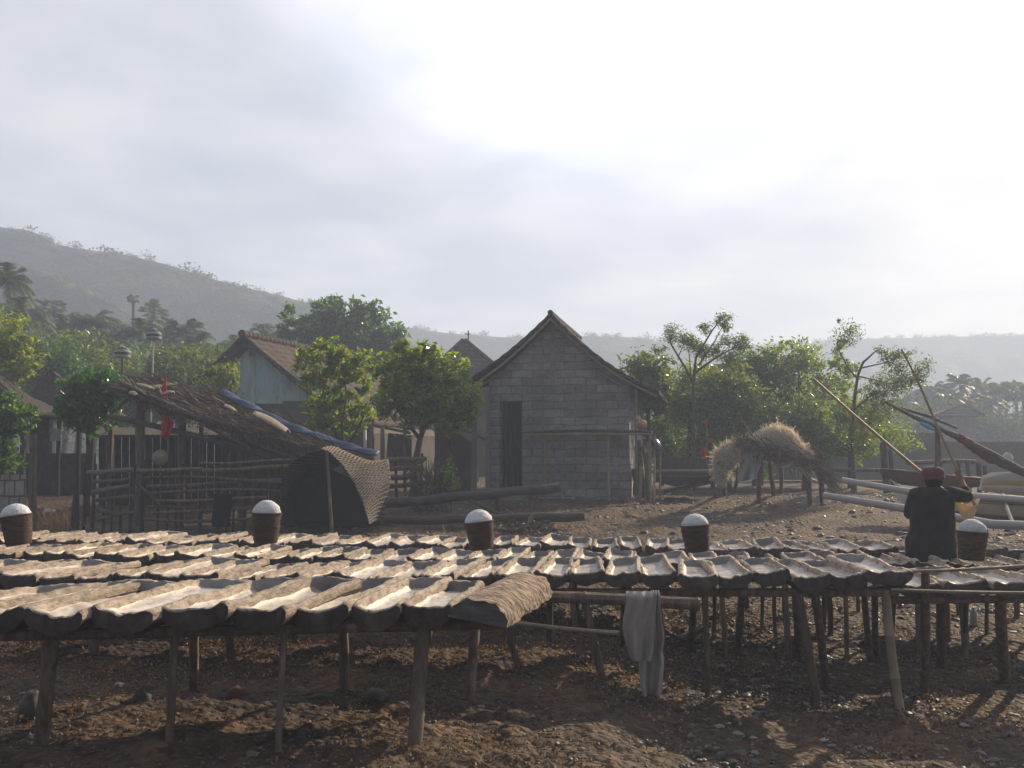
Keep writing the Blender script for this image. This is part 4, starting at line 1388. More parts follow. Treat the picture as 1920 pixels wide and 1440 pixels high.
# palms
def coconut(px, ytop, d, size, label, seed, group='coconut palms of the village', nf=22):
    rng = np.random.default_rng(seed)
    base = gpt(px + rng.uniform(-6, 6), d, -0.1)
    top = P(px, ytop, d)
    root = thing('coconut_palm', base, label, 'palm tree', group)
    mb = MB()
    pts = [base.lerp(top, t) + Vector((0.3 * math.sin(PI * t), 0, 0)) for t in np.linspace(0, 1, 8)]
    mb.tube(pts, [0.17 - 0.06 * i / 7 for i in range(8)], 8, wob=0.05)
    mb.build('trunk', M_PALETRUNK, root)
    mb = MB()
    V, T = [], []
    cnt = 0
    for k in range(nf):
        a = 2 * PI * k / nf + rng.uniform(-0.25, 0.25)
        el = rng.uniform(-0.25, 1.25)
        L = size * rng.uniform(0.8, 1.1)
        h = Vector((math.cos(a), math.sin(a), 0))
        ns = 13
        sdv = Vector((-math.sin(a), math.cos(a), 0))
        prev = None
        for j in range(ns):
            t = j / (ns - 1)
            p = top + h * (L * t * math.cos(el) * (1 - 0.12 * t)) + Vector((0, 0, L * (t * math.sin(el) - (0.42 + 0.25 * math.cos(el)) * t * t)))
            if prev is not None and j > 1:
                tg = (p - prev).normalized()
                ll = L * 0.27 * math.sin(PI * min(0.97, t * 0.92 + 0.08)) ** 0.6 + 0.05
                for s_ in (-1, 1):
                    for sub in (0.0, 0.5):
                        q = prev.lerp(p, sub)
                        tip = q + (sdv * s_ * 0.75 + tg * 0.65 + Vector((0, 0, -0.45 + rng.uniform(-.2, .1)))) * ll
                        w = tg * (L * 0.03)
                        V += [tuple(q - w), tuple(q + w), tuple(tip)]
                        T.append((cnt, cnt + 1, cnt + 2))
                        cnt += 3
            if prev is not None:
                w = sdv * 0.02
                V += [tuple(prev - w), tuple(prev + w), tuple(p + w), tuple(p - w)]
                T += [(cnt, cnt + 1, cnt + 2), (cnt, cnt + 2, cnt + 3)]
                cnt += 4
            prev = p
    mb.arr(np.array(V), np.array(T))
    mb.build('crown', LF_PALM, root, sharp=0)


def lontar(px, ytop, d, r, label, seed, group='fan palms of the village', ybase=None):
    rng = np.random.default_rng(seed)
    base = gpt(px, d, -0.1)
    top = P(px, ytop, d)
    root = thing('fan_palm', base, label, 'palm tree', group)
    mb = MB()
    mb.tube([base, base.lerp(top, 0.5) + Vector((0.05, 0, 0)), top], [0.16, 0.13, 0.11], 8)
    mb.build('trunk', M_PALETRUNK, root)
    V, T = [], []
    cnt = 0
    for k in range(26):
        u = rng.normal(size=3)
        u[2] = u[2] * 0.6 + 0.15
        u = Vector(u / np.linalg.norm(u))
        c = top + u * r * 0.55
        x = u.cross(Vector((0.2, 0.1, 1))).normalized()
        y = x.cross(u).normalized()
        for q in range(9):
            a = (q - 4) * 0.32
            dr = u * math.cos(a) + x * math.sin(a)
            sd = (x * math.cos(a) - u * math.sin(a)) * r * 0.06
            tip = c + dr * r * 0.62 - Vector((0, 0, r * 0.12))
            V += [tuple(c - sd * 0.3), tuple(c + dr * r * 0.35 + sd), tuple(tip), tuple(c + dr * r * 0.35 - sd)]
            T += [(cnt, cnt + 1, cnt + 2), (cnt, cnt + 2, cnt + 3)]
            cnt += 4
        w = y * 0.02
        V += [tuple(top - w), tuple(top + w), tuple(c)]
        T.append((cnt, cnt + 1, cnt + 2))
        cnt += 3
    MB().arr(np.array(V), np.array(T)).build('crown', LF_PALM, root, sharp=0)


for i, (px, y, d, s, l) in enumerate([
        (15, 530, 48, 1.9, 'coconut palm with dark crown at the left edge, highest of the left palms'),
        (40, 585, 46, 2.0, 'coconut palm at the left edge below the highest crown'),
        (120, 622, 52, 2.2, 'coconut palm left of the two full palm crowns'),
        (140, 615, 55, 2.4, 'full coconut palm crown, left one of the touching pair'),
        (172, 612, 52, 2.5, 'full coconut palm crown, right one of the touching pair'),
        (195, 645, 50, 2.0, 'lower coconut palm crown above the leaning striped parasol'),
        (262, 630, 50, 2.0, 'coconut palm crown directly under the tallest thin fan palm'),
        (310, 632, 54, 2.0, 'coconut palm crown just right of the striped parasol pair'),
        (345, 628, 52, 2.2, 'coconut palm standing clear between parasols and turquoise house'),
        (368, 655, 50, 1.9, 'low coconut palm with one arched frond left of the house roof'),
        (502, 632, 60, 2.0, 'coconut palm behind the roof ridge of the turquoise house'),
        (438, 652, 58, 1.8, 'small coconut palm above the left eave of the turquoise house')]):
    coconut(px, y, d, s, l, 200 + i)
for i, (px, y, d, r, l) in enumerate([
        (250, 560, 70, 0.42, 'tallest thin fan palm with a single small round head'),
        (288, 572, 70, 0.52, 'thin fan palm with the upper head of the double crown'),
        (287, 590, 68, 1.0, 'thick headed fan palm under the double crown'),
        (70, 575, 66, 0.6, 'short fan palm left of the full coconut palms'),
        (102, 575, 66, 0.75, 'fan palm with tousled head between left edge and coconut palms')]):
    lontar(px, y, d, r, l, 230 + i)
# hazy palms on the right
for i, (px, y, d, s, l) in enumerate([
        (1800, 722, 78, 2.4, 'hazy coconut palm, tallest of the far right grove'),
        (1838, 730, 82, 2.3, 'hazy coconut palm right of the tallest one'),
        (1745, 735, 80, 2.2, 'hazy coconut palm just right of the tufted tree'),
        (1765, 742, 76, 2.2, 'hazy coconut palm above the far grey house roof'),
        (1715, 745, 84, 2.2, 'hazy coconut palm behind the tufted tree branches'),
        (1780, 750, 74, 2.2, 'low hazy coconut palm left above the far house'),
        (1820, 750, 76, 2.2, 'low hazy coconut palm right above the far house'),
        (1850, 760, 74, 2.0, 'low hazy coconut palm right of the far house roof'),
        (1730, 770, 72, 2.0, 'lowest hazy coconut palm left of the far house'),
        (1690, 755, 86, 2.2, 'hazy coconut palm furthest left in the right grove')]):
    coconut(px, y, d, s, l, 250 + i, 'hazy palms of the right grove')
for i, (px, y, d, r, l) in enumerate([
        (1857, 734, 80, 0.8, 'hazy fan palm, leftmost of the bare stemmed group'),
        (1873, 737, 84, 0.85, 'hazy fan palm, second of the bare stemmed group'),
        (1885, 735, 80, 0.95, 'hazy fan palm, third of the bare stemmed group'),
        (1905, 735, 78, 1.05, 'hazy fan palm, fourth of the bare stemmed group'),
        (1918, 740, 80, 0.95, 'hazy fan palm cut by the right edge of the frame')]):
    lontar(px, y, d, r, l, 270 + i, 'hazy palms of the right grove')
# hazy trees under the grove
bl = [(1720, 800, 55, 36, 'hazy tree mass left of the far grey house'), (1780, 790, 50, 40, 'hazy tree directly behind the far grey house'), (1850, 800, 55, 34, 'hazy tree right of the far grey house'), (1905, 800, 45, 36, 'hazy tree by the right edge'), (1650, 800, 50, 40, 'hazy tree behind the thin tufted tree')]
for i, (px, py, rx, ry, l) in enumerate(bl):
    tree('leafy_tree', l, 'tree', 66 + 2 * i, [(px, py, rx, ry), (px - rx * .5, py + ry * .4, rx * .6, ry * .8), (px + rx * .5, py + ry * .4, rx * .6, ry * .8)], 0.34, 900, LF_FAR, [[(px, 870, 0.15), (px, py, 0.1)]], seed=290 + i, clump=14, group='hazy trees of the right grove', inner=0.2)
# far wood beyond the village
rng = np.random.default_rng(99)
mb = MB()
for q in range(230):
    d = rng.uniform(88, 120)
    px = rng.uniform(-150, 2070)
    ht = rng.uniform(2.0, 5.5)
    c = np.array(tuple(gpt(px, d))) + np.array([0, 0, ht * 0.6])
    L = rng.normal(size=(90, 3)) * np.array([1.6, 1.6, ht * 0.33]) + c
    mb.leaves(L, 0.6, 0.55, rng=rng)
tag(mb.build('far_wood', LF_FAR, org=(0, 0, 0), sharp=0), 'hazy far wood massed between the village and the hills', 'wood', kind='stuff')


# ================================================================ GREY BLOCK HUT
def hut():
    th = math.radians(11)
    o = gpt(1180, 21.5)
    o.z = 0.60
    e1 = Vector((-math.cos(th), math.sin(th), 0))
    e2 = Vector((math.sin(th), math.cos(th), 0))
    W = lambda a, b, z: o + e1 * a + e2 * b + Vector((0, 0, z))
    root = thing('block_hut', o, 'small grey concrete block hut with steep tiled gable roof and open doorway', 'hut')
    wd, dp = 2.98, 4.6
    zb = 0.0
    # heights from the photograph
    eaveL, eaveR, apexz = 2.62, 2.60, 3.93
    ax = 1.66     # ridge position along the front wall (from right corner)
    T = 0.16

    def panel(mb, poly, b0, b1):
        mb.hexa([W(a, b0, z) for a, z in poly], [W(a, b1, z) for a, z in poly])
    mb = MB()
    # front wall in pieces round the doorway (a from right to left)
    dl, dr, dt, db = 2.93, 2.34, 2.20, 0.36
    hz = lambda a: (eaveR + (apexz - eaveR) * a / ax) if a < ax else (apexz + (eaveL - apexz) * (a - ax) / (wd - ax))
    panel(mb, [(0, zb - .1), (dr, zb - .1), (dr, hz(dr)), (ax, apexz), (0, eaveR)], 0, T)
    panel(mb, [(dr, dt), (wd + 0.1, dt), (wd + 0.1, eaveL), (dr, hz(dr))], 0, T)
    panel(mb, [(dl - 0.10, zb), (wd + 0.1, zb), (wd + 0.1, dt), (dl - 0.10, dt)], 0, T)
    # sides and back
    mb.hexa([W(0, T, zb - .1), W(T, T, zb - .1), W(T, T, eaveR), W(0, T, eaveR)], [W(0, dp, zb - .1), W(T, dp, zb - .1), W(T, dp, eaveR), W(0, dp, eaveR)])
    mb.hexa([W(wd - T, T, zb - .1), W(wd, T, zb - .1), W(wd, T, eaveL), W(wd - T, T, eaveL)], [W(wd - T, dp, zb - .1), W(wd, dp, zb - .1), W(wd, dp, eaveL), W(wd - T, dp, eaveL)])
    panel(mb, [(T, zb), (wd - T, zb), (wd - T, eaveL), (ax, apexz), (T, eaveR)], dp - T, dp)
    mb.build('wall', M_BLOCK, root, sharp=0)
    # floor slab / doorstep plinth
    mb = MB()
    mb.hexa([W(2.18, -0.45, -0.2), W(3.35, -0.45, -0.2), W(3.35, 1.5, -0.2), W(2.18, 1.5, -0.2)], [W(2.18, -0.45, 0.30), W(3.35, -0.45, 0.30), W(3.35, 1.5, 0.30), W(2.18, 1.5, 0.30)])
    mb.build('plinth', M_CONCRETE, root)
    # central pilaster strip on gable
    mb = MB()
    mb.hexa([W(ax - 0.06, -0.012, 2.4), W(ax + 0.05, -0.012, 2.4), W(ax + 0.05, 0.0, 2.4), W(ax - 0.06, 0.0, 2.4)], [W(ax - 0.06, -0.012, 3.85), W(ax + 0.05, -0.012, 3.85), W(ax + 0.05, 0.0, 3.85), W(ax - 0.06, 0.0, 3.85)])
    mb.build('pilaster', M_CONCRETE, root)
    # door leaf (open inward) and curtain
    mb = MB()
    mb.hexa([W(dl - 0.14, T, 0.32), W(dl - 0.14, T + 0.4, 0.32), W(dl - 0.19, T + 0.4, 0.32), W(dl - 0.19, T, 0.32)], [W(dl - 0.14, T, 2.18), W(dl - 0.14, T + 0.4, 2.18), W(dl - 0.19, T + 0.4, 2.18), W(dl - 0.19, T, 2.18)])
    mb.build('door', M_DARKWOOD, root)
    mb = MB()
    mb.sheet(lambda u, v: W(dr + 0.02 + 0.40 * u, T * 0.7 + 0.025 * math.sin(u * 26), 0.33 + 1.85 * v), 40, 6, 0.006)
    mb.build('curtain', M_GREENCLOTH, root)
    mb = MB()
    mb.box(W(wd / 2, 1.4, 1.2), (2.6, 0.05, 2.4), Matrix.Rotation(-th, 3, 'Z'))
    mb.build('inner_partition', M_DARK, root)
    # porch posts
    for a, b in ((3.33, -0.30), (3.08, -0.08)):
        mb = MB()
        mb.bar(W(a, b, 0.28), W(a, b, 2.52), 0.11, 0.11)
        mb.build('porch_post', M_CONCRETE, root)
    # roof: two tiled slopes, bamboo barge poles
    rz = apexz + 0.13
    eR, eL = -0.64, 3.52
    zR, zL = 2.34, 2.62

    def slope(a0, z0, a1, z1, nm, sag=0.10):
        mb = MB()

        def fn(u, v):
            a = a0 + (a1 - a0) * u
            z = z0 + (z1 - z0) * u - sag * math.sin(PI * u) + 0.012 * math.sin(v * 30) + 0.010 * math.sin(u * 60)
            return W(a, -0.28 + (dp + 0.56) * v, z)
        mb.sheet(fn, 30, 40, 0.075)
        return mb.build(nm, M_DARKTILE, root, sharp=0)
    slope(ax + 0.02, rz, eR, zR, 'roof', 0.19)
    slope(ax - 0.02, rz, eL, zL, 'roof')
    mb = MB()
    mb.tube([W(ax, -0.30, rz + 0.03), W(ax, dp * 0.5, rz + 0.05), W(ax, dp + 0.3, rz + 0.08)], 0.06, 10)
    mb.build('ridge_cap', M_DARKTILE, root)
    for (a1, z1, sg_) in ((eR + 0.05, zR + 0.02, 0.19), (eL - 0.05, zL - 0.05, 0.10)):
        mb = MB()
        n = 10
        mb.tube([W(ax + (a1 - ax) * t, -0.25, rz - 0.10 + (z1 - rz) * t - sg_ * math.sin(PI * t)) for t in np.linspace(0.0, 1, n)], 0.026, 8)
        mb.build('barge_pole', M_BAMBOO, root)
    for (aa, zz, bb) in ((0.62, 2.78, 0.62 - 0.5), (2.75, 2.86, 3.2)):
        mb = MB()
        mb.tube([W(aa, -0.10, zz), W(bb, -0.12, zz - 0.30)], 0.022, 8)
        mb.build('eave_brace', M_BAMBOO, root)
    # right side post lit by the sun
    mb = MB()
    mb.pole(W(-0.12, 0.12, -0.1), W(-0.14, 0.12, 2.42), 0.035)
    mb.build('side_post', M_BAMBOO, root)
    # small window slot boards near the right corner
    return W, o


W, hut_o = hut()
# long bamboo bench shelf across the hut front
root = thing('bamboo_shelf', W(1.0, -0.4, 0.0), 'tall narrow bamboo shelf leaning along the front of the grey hut', 'shelf')
for a, b in ((1.78, -0.34), (0.42, -0.34)):
    MB().bamboo(W(a, b, -0.1), W(a, b, 1.46), 0.03, node=0.3).build('leg', M_BAMBOO, root)
MB().bamboo(W(-0.45, -0.32, -0.05), W(-0.45, -0.32, 1.5), 0.03).build('leg', M_BAMBOO, root)
MB().sheet(lambda u, v: W(2.2 - 2.7 * u, -0.42 + 0.30 * v, 1.50 + 0.04 * math.sin(PI * u) + 0.008 * math.sin(v * 40)), 16, 10, 0.035).build('shelf_top', M_DARKWOOD, root)
for i in range(3):
    mb = MB().bamboo(W(2.2, -0.42 + 0.15 * i, 1.46), W(-0.5, -0.42 + 0.15 * i, 1.46), 0.016)
    mb.build('rail', M_BAMBOO, root)
# bundle on the shelf, tub hanging, firewood stack
mb = MB()
mb.ball(W(-0.27, -0.25, 1.66), (0.13, 0.11, 0.11), 12, 8, 0, None, 0.12)
mb.ball(W(-0.20, -0.22, 1.76), (0.07, 0.07, 0.08), 10, 8, 0, None, 0.1)
tag(mb.build('cloth_bundle', M_BALE), 'brown cloth bundle lying on the right end of the bamboo shelf', 'bundle')
mb = MB()
c = W(-0.56, -0.2, 1.22)
rot = Euler((0, math.radians(65), 0)).to_matrix()
mb.lathe([(0.001, 0.1), (0.10, 0.095), (0.16, 0.05), (0.19, 0.0), (0.20, -0.03), (0.18, -0.03), (0.15, 0.03)], c, 20, 0, rot)
tag(mb.build('washing_tub', M_BUCKETBLUE), 'round navy tub hung on its side at the shelf end by the hut', 'tub')
random.seed(5)
for i, (lab) in enumerate(['split pale firewood stacked upright against the hut side wall']):
    root = thing('firewood_stack', W(-0.25, 0.2, 0), lab, 'firewood')
    for k in range(22):
        a = random.uniform(-0.42, -0.06)
        b = random.uniform(-0.05, 0.7)
        hgt = random.uniform(0.7, 1.35)
        lean = random.uniform(-0.15, 0.15)
        MB().pole(W(a, b, random.uniform(-0.1, 0.35)), W(a + lean, b + random.uniform(-.1, .1), hgt), random.uniform(0.018, 0.045), None, bend=0.03).build('split_log', M_GREYWOOD if k % 3 else M_BAMBOO, root)
for i, (a, b, lab) in enumerate(((-0.52, -0.28, 'thin bamboo pole upright left of two at the shelf end'), (-0.62, 0.1, 'thin bamboo pole upright right of two at the shelf end'))):
    tag(MB().bamboo(W(a, b, -0.1), W(a - 0.03, b, 1.42), 0.022).build('bamboo_pole', M_BAMBOO), lab, 'pole')
# hut left clutter: small lean-to building with white pillar
def small_house():
    d = 24.5
    o = gpt(865, d)
    root = thing('lean_to_house', o, 'low brown walled house left of the hut porch, with a white pillar', 'house')
    q = lambda px, py, dd=0: P(px, py, d + dd)
    mb = MB()
    mb.hexa([q(815, 925), q(884, 925), q(884, 925, 2.5), q(815, 925, 2.5)], [q(815, 782), q(884, 830), q(884, 830, 2.5), q(815, 782, 2.5)])
    mb.build('wall', M_PLASTER, root)
    mb = MB()
    mb.sheet(lambda u, v: q(790 + 125 * u, 765 + 66 * u + 4 * math.sin(u * 5), -0.25 + 3.2 * v), 12, 8, 0.06)
    mb.build('roof', M_DARKWOOD, root)
    mb = MB()
    mb.hexa([q(885, 903, -0.12), q(898, 903, -0.12), q(898, 903, 0.06), q(885, 903, 0.06)], [q(889, 848, -0.12), q(891, 848, -0.12), q(891, 848, 0.06), q(889, 848, 0.06)])
    mb.build('pillar', M_WHITEPAINT, root)


small_house()


# ================================================================ TURQUOISE GABLE HOUSE
def gable_house():
    d = 29.0
    o = gpt(520, d)
    root = thing('gable_house', o, 'old house with turquoise corrugated gable and brown tiled roof', 'house')
    q = lambda px, py, dd=0.0: P(px, py, d + dd)
    apex, eL, eR = q(470, 640), q(372, 728), q(668, 800)
    # the house runs back and to the right
    back = Vector((2.2, 7.5, 0.0))
    wl, wr = q(400, 728), q(700, 790)
    g = o.z - 0.1
    flr = lambda v: Vector((v.x, v.y, g))
    mb = MB()
    bl, br = q(412, 870), q(702, 870)
    mid = 757
    # lower wall
    prof = [flr(bl), flr(br), q(702, 812), q(668, 797), q(606, 752), q(412, 752)]
    mb.hexa(prof, [v + back for v in prof])
    mb.build('wall', M_PLASTER, root)
    # corrugated gable: panels
    tri = [(440, 757), (590, 757), (592, 724), (470, 652), (440, 682)]
    mb = MB()
    for (x0, x1, dy) in ((440, 455, 0.02), (455, 479, -0.012), (479, 530, 0.0), (530, 556, 0.012), (556, 600, 0.0)):
        yt = lambda x: 652 + abs(x - 470) * (0.87 if x < 470 else 0.60)
        yb = 757 if x1 <= 530 else 752
        pts = [(x0, yb), (x1, yb), (x1, yt(x1))]
        if x0 < 470 < x1:
            pts.append((470, 652))
        pts.append((x0, yt(x0)))
        mb.hexa([q(a, b, -0.10 + dy) for a, b in pts], [q(a, b, -0.06 + dy) for a, b in pts])
    mb.build('gable_sheet', M_GABLE, root)
    mb = MB()
    mb.bar(q(470, 645, -0.16), q(470, 668, -0.16), 0.12, 0.05)
    mb.build('finial_board', M_GREYWOOD, root)
    for (p, nm) in ((eL, 'l'), (eR, 'r')):
        mb = MB()
        f = Vector((-0.12, -0.5, 0))
        mb.sheet(lambda u, v: apex.lerp(p, u) + f + (back - f) * v + Vector((0, 0, 0.10 - 0.10 * math.sin(PI * u) + 0.02 * math.sin(v * 90) + 0.01 * math.sin(u * 80))), 24, 60, 0.09)
        mb.build('roof', M_TILE, root, sharp=0)
    mb = MB()
    f = Vector((-0.12, -0.55, 0.16))
    n = 34
    pts = [apex + f + (back - Vector((-0.12, -0.55, 0))) * (i / n) for i in range(n + 1)]
    for i in range(n):
        mb.tube([pts[i], pts[i].lerp(pts[i + 1], 1.05)], [0.115, 0.10], 10)
    mb.build('ridge_tiles', M_TILE, root)
    for p in (eL, eR):
        mb = MB()
        mb.bar(apex + Vector((0, -0.46, -0.04)), p + Vector((0, -0.46, -0.03)), 0.04, 0.13)
        mb.build('barge_board', M_DARKWOOD, root)
    # plaster lit corner pillar and white post at the right end
    mb = MB()
    mb.hexa([q(676, 870, -0.25), q(702, 870, -0.25), q(702, 870, 0.3), q(676, 870, 0.3)], [q(676, 792, -0.25), q(702, 778, -0.25), q(702, 778, 0.3), q(676, 792, 0.3)])
    mb.build('corner_pillar', M_PLASTER, root)


gable_house()
mb = MB()
mb.bar(P(686, 905, 25.5), P(684, 806, 25.5), 0.13, 0.06)
tag(mb.build('white_plank', M_WHITEPAINT), 'white upright plank right of the blue tarp end', 'plank')
for px, r, lab in ((719, 0.055, 'grey concrete post right of the white plank'), (761, 0.045, 'round wooden post behind the two small trees'), (700, 0.05, 'thin post in the gap behind the woven mat')):
    mb = MB()
    mb.pole(gpt(px, 24.8, -0.1), P(px - 2, 800, 24.8), r, None, bend=0.004)
    tag(mb.build('post', M_CONCRETE if px == 719 else M_POST), lab, 'post')
# lean-to with lit brown wall behind the posts
root = thing('wooden_shed', gpt(740, 27), 'low open shed behind the posts, between gable house and leafy tree', 'shed')
MB().sheet(lambda u, v: P(700 + 70 * u, 798 + 14 * u, 26.4 + 2.0 * v), 6, 4, 0.07).build('roof', M_DARKWOOD, root)
MB().hexa([P(722, 880, 27.6), P(772, 880, 27.6), P(772, 880, 27.8), P(722, 880, 27.8)], [P(728, 812, 27.6), P(772, 816, 27.6), P(772, 816, 27.8), P(728, 812, 27.8)]).build('wall', M_PLASTER, root)


# far tiled roof house
def hip_house(px0, px1, pxa, ytop, yeave, ybase, d, label, mt, wallm, ant=False, ridge=0):
    o = gpt((px0 + px1) / 2, d)
    root = thing('tiled_house', o, label, 'house')
    q = lambda px, py, dd=0.0: P(px, py, d + dd)
    dep = (px1 - px0) / F * d * 0.8
    a, b = q(px0, yeave), q(px1, yeave)
    c, e = a + Vector((0, dep, 0)), b + Vector((0, dep, 0))
    t0 = q(pxa - ridge, ytop) + Vector((0, dep / 2, 0))
    t1 = q(pxa + ridge, ytop) + Vector((0, dep / 2, 0))
    # keep the ridge at its picture height
    k = (d + dep / 2) / d
    t0 = P(pxa - ridge, ytop, d + dep / 2)
    t1 = P(pxa + ridge + 0.1, ytop, d + dep / 2)
    mb = MB()
    for A, B, Cc, Dd in ((a, b, t1, t0), (b, e, t1, t1), (e, c, t0, t1), (c, a, t0, t0)):
        mb.sheet(lambda u, v: A.lerp(B, u).lerp(Dd.lerp(Cc, u), v) + Vector((0, 0, 0.012 * math.sin(v * 70))), 10, 30, 0.08)
    mb.build('roof', mt, root, sharp=0)
    mb = MB()
    for A, B in ((a, t0), (b, t1), (t0, t1)):
        if (A - B).length > 0.2:
            mb.tube([A + Vector((0, 0, .05)), A.lerp(B, .5) + Vector((0, 0, .05)), B + Vector((0, 0, .05))], 0.09, 8)
    mb.build('ridge_tiles', mt, root)
    ins = 0.35
    mb = MB()
    wl = [Vector((a.x + ins, a.y + ins, o.z - .1)), Vector((b.x - ins, b.y + ins, o.z - .1)), Vector((e.x - ins, e.y - ins, o.z - .1)), Vector((c.x + ins, c.y - ins, o.z - .1))]
    mb.hexa(wl, [Vector((v.x, v.y, a.z - 0.02)) for v in wl])
    mb.build('wall', wallm, root)
    if ant:
        mb = MB()
        p = q(pxa + 10, ytop + 8) + Vector((0, dep / 2, 0))
        p = P(pxa + 8, ytop + 6, d + dep / 2)
        mb.tube([p, p + Vector((0, 0, 0.55))], 0.03, 6)
        mb.tube([p + Vector((-0.15, 0, 0.42)), p + Vector((0.1, 0, 0.42))], 0.02, 6)
        mb.build('antenna', M_DARKWOOD, root)


hip_house(775, 975, 870, 640, 726, 860, 38, 'house with dark red tiled hip roof and antenna, left behind the hut', M_TILE, M_PLASTER, True, 2)
hip_house(1755, 1845, 1805, 762, 780, 830, 58, 'hazy grey house with low hip roof on the right', M_DARKTILE, M_CONCRETE, False, 8)
hip_house(1325, 1440, 1370, 688, 700, 830, 45, 'reddish roofed house behind the bushes right of the hut', M_TILE, M_PLASTER, False, 30)


# thatched shrines / huts on the left
def thatch_hut(px0, px1, pxa, ytop, yeave, d, label, posts, wall=None):
    o = gpt((px0 + px1) / 2, d)
    root = thing('thatched_pavilion', o, label, 'pavilion', 'thatched pavilions on the left')
    dep = (px1 - px0) / F * d * 0.9
    a, b = P(px0, yeave, d), P(px1, yeave, d)
    c, e = a + Vector((0, dep, 0)), b + Vector((0, dep, 0))
    t = P(pxa, ytop, d + dep / 2)
    mb = MB()
    for A, B in ((a, b), (b, e), (e, c), (c, a)):
        mb.sheet(lambda u, v: A.lerp(B, u).lerp(t, v * 0.98) + Vector((random.uniform(-.02, .02), 0, random.uniform(-.03, .03) - 0.08 * math.sin(PI * v))), 14, 14, 0.14)
    r_ = mb.build('roof', M_THATCH, root, sharp=0)
    rng = np.random.default_rng(int(px0) + 400)
    n = 700
    u = rng.random(n)
    A = np.array(tuple(a)) + (np.array(tuple(b)) - np.array(tuple(a))) * u[:, None]
    A[:, 1] -= 0.06
    A[:, 2] -= rng.uniform(-0.12, 0.12, n)
    MB().strands(A, np.stack([rng.normal(0, .2, n), rng.normal(0, .2, n) - .4, np.full(n, -1.0)], -1), rng.uniform(0.1, 0.3, n), 0.012).build('eave_fringe', M_BRUSH, root, sharp=0)
    for px, r in posts:
        mb = MB()
        mb.pole(gpt(px, d + 0.4, -0.1), P(px, yeave - 4, d + 0.4), r, None, bend=0.006)
        mb.build('post', M_DARKWOOD, root)
    if wall:
        mb = MB()
        for (x0, x1, y0, y1) in wall:
            mb.hexa([P(x0, y1, d + dep * 0.8), P(x1, y1, d + dep * 0.8), P(x1, y1, d + dep * 0.8 + .1), P(x0, y1, d + dep * 0.8 + .1)], [P(x0, y0, d + dep * 0.8), P(x1, y0, d + dep * 0.8), P(x1, y0, d + dep * 0.8 + .1), P(x0, y0, d + dep * 0.8 + .1)])
        mb.build('wall_panel', M_DARKWOOD, root)
    return root


random.seed(11)
thatch_hut(20, 178, 95, 698, 778, 22.5, 'dark pointed thatched roof pavilion with white banners in its opening', [(62, 0.06), (112, 0.05), (150, 0.05), (175, 0.05)], [(30, 180, 850, 985), (60, 92, 780, 855)])
thatch_hut(-90, 60, -30, 690, 775, 21.0, 'dark thatched roof cut by the left edge', [(10, 0.06), (45, 0.06)])
for (x0, x1, y0, y1, lab) in ((94, 113, 804, 826, 'white banner hanging in the middle of the dark pavilion'), (116, 127, 808, 828, 'small white banner right of the middle one in the pavilion'), (178, 193, 801, 822, 'white banner on a stick under the glossy leaved shrub')):
    mb = MB()
    mb.sheet(lambda u, v: P(x0 + (x1 - x0) * u, y0 + (y1 - y0) * v, 22.2) + Vector((0, 0.03 * math.sin(u * 7 + v * 3), 0.02 * math.sin(u * 25) * v)), 12, 6, 0.01)
    tag(mb.build('banner', M_PLASTIC), lab, 'banner')
# concrete wall at left edge and post, white sack, grass
mb = MB()
mb.hexa([P(-60, 985, 19), P(49, 985, 19), P(49, 985, 19.15), P(-60, 985, 19.15)], [P(-60, 890, 19), P(49, 890, 19), P(49, 890, 19.15), P(-60, 890, 19.15)])
tag(mb.build('block_wall', block_mat('old_white_block', (0.30, 0.28, 0.25), (0.36, 0.335, 0.3), (0.12, 0.11, 0.10), 0.19, 0.3, 0.02, 0.6)), 'low grey block wall at the left edge behind the leftmost basket', 'wall')
mb = MB()
mb.bar(gpt(68, 16.6, -0.1), P(63, 815, 16.6), 0.10, 0.09)
tag(mb.build('timber_post', M_POST), 'square timber post standing right of the leftmost salt basket', 'post')
mb = MB()
p = G(92, 968)
mb.ball(p + Vector((0, 0, 0.07)), (0.12, 0.1, 0.07), 12, 8, 0, None, 0.15)
tag(mb.build('sack', M_PLASTIC), 'small white sack lying in dry grass by the timber post', 'sack')
rng = np.random.default_rng(8)
n = 420
px = rng.normal(105, 26, n)
dd = rng.uniform(15.6, 18.5, n)
C = np.array([tuple(gpt(a, b)) for a, b in zip(px, dd)])
L = rng.uniform(0.1, 0.42, n)
C[:, 2] += L * 0.45
tag(MB().strands(C, np.stack([rng.normal(0, .3, n), rng.normal(0, .3, n), np.ones(n)], -1), L, 0.009).build('dry_grass', LF_GRASS, org=gpt(100, 17), sharp=0), 'tuft of dry brown grass beside the timber post', 'grass', kind='stuff')
n = 1600
xx = rng.uniform(-2.0, 4.2, n)
yy = rng.uniform(13, 21.5, n)
kk = vnoise(xx * 0.9, yy * 0.9 + 40) > 0.60
xx, yy = xx[kk], yy[kk]
n = len(xx)
L = rng.uniform(0.03, 0.14, n)
C = np.stack([xx, yy, gz(xx, yy) + L * 0.4], -1)
tag(MB().strands(C, np.stack([rng.normal(0, .6, n), rng.normal(0, .6, n), np.ones(n)], -1), L, 0.012).build('dry_grass', LF_GRASS, org=(0, 17, 0.4), sharp=0), 'short dry grass scattered over the open ground before the hut', 'grass', kind='stuff')


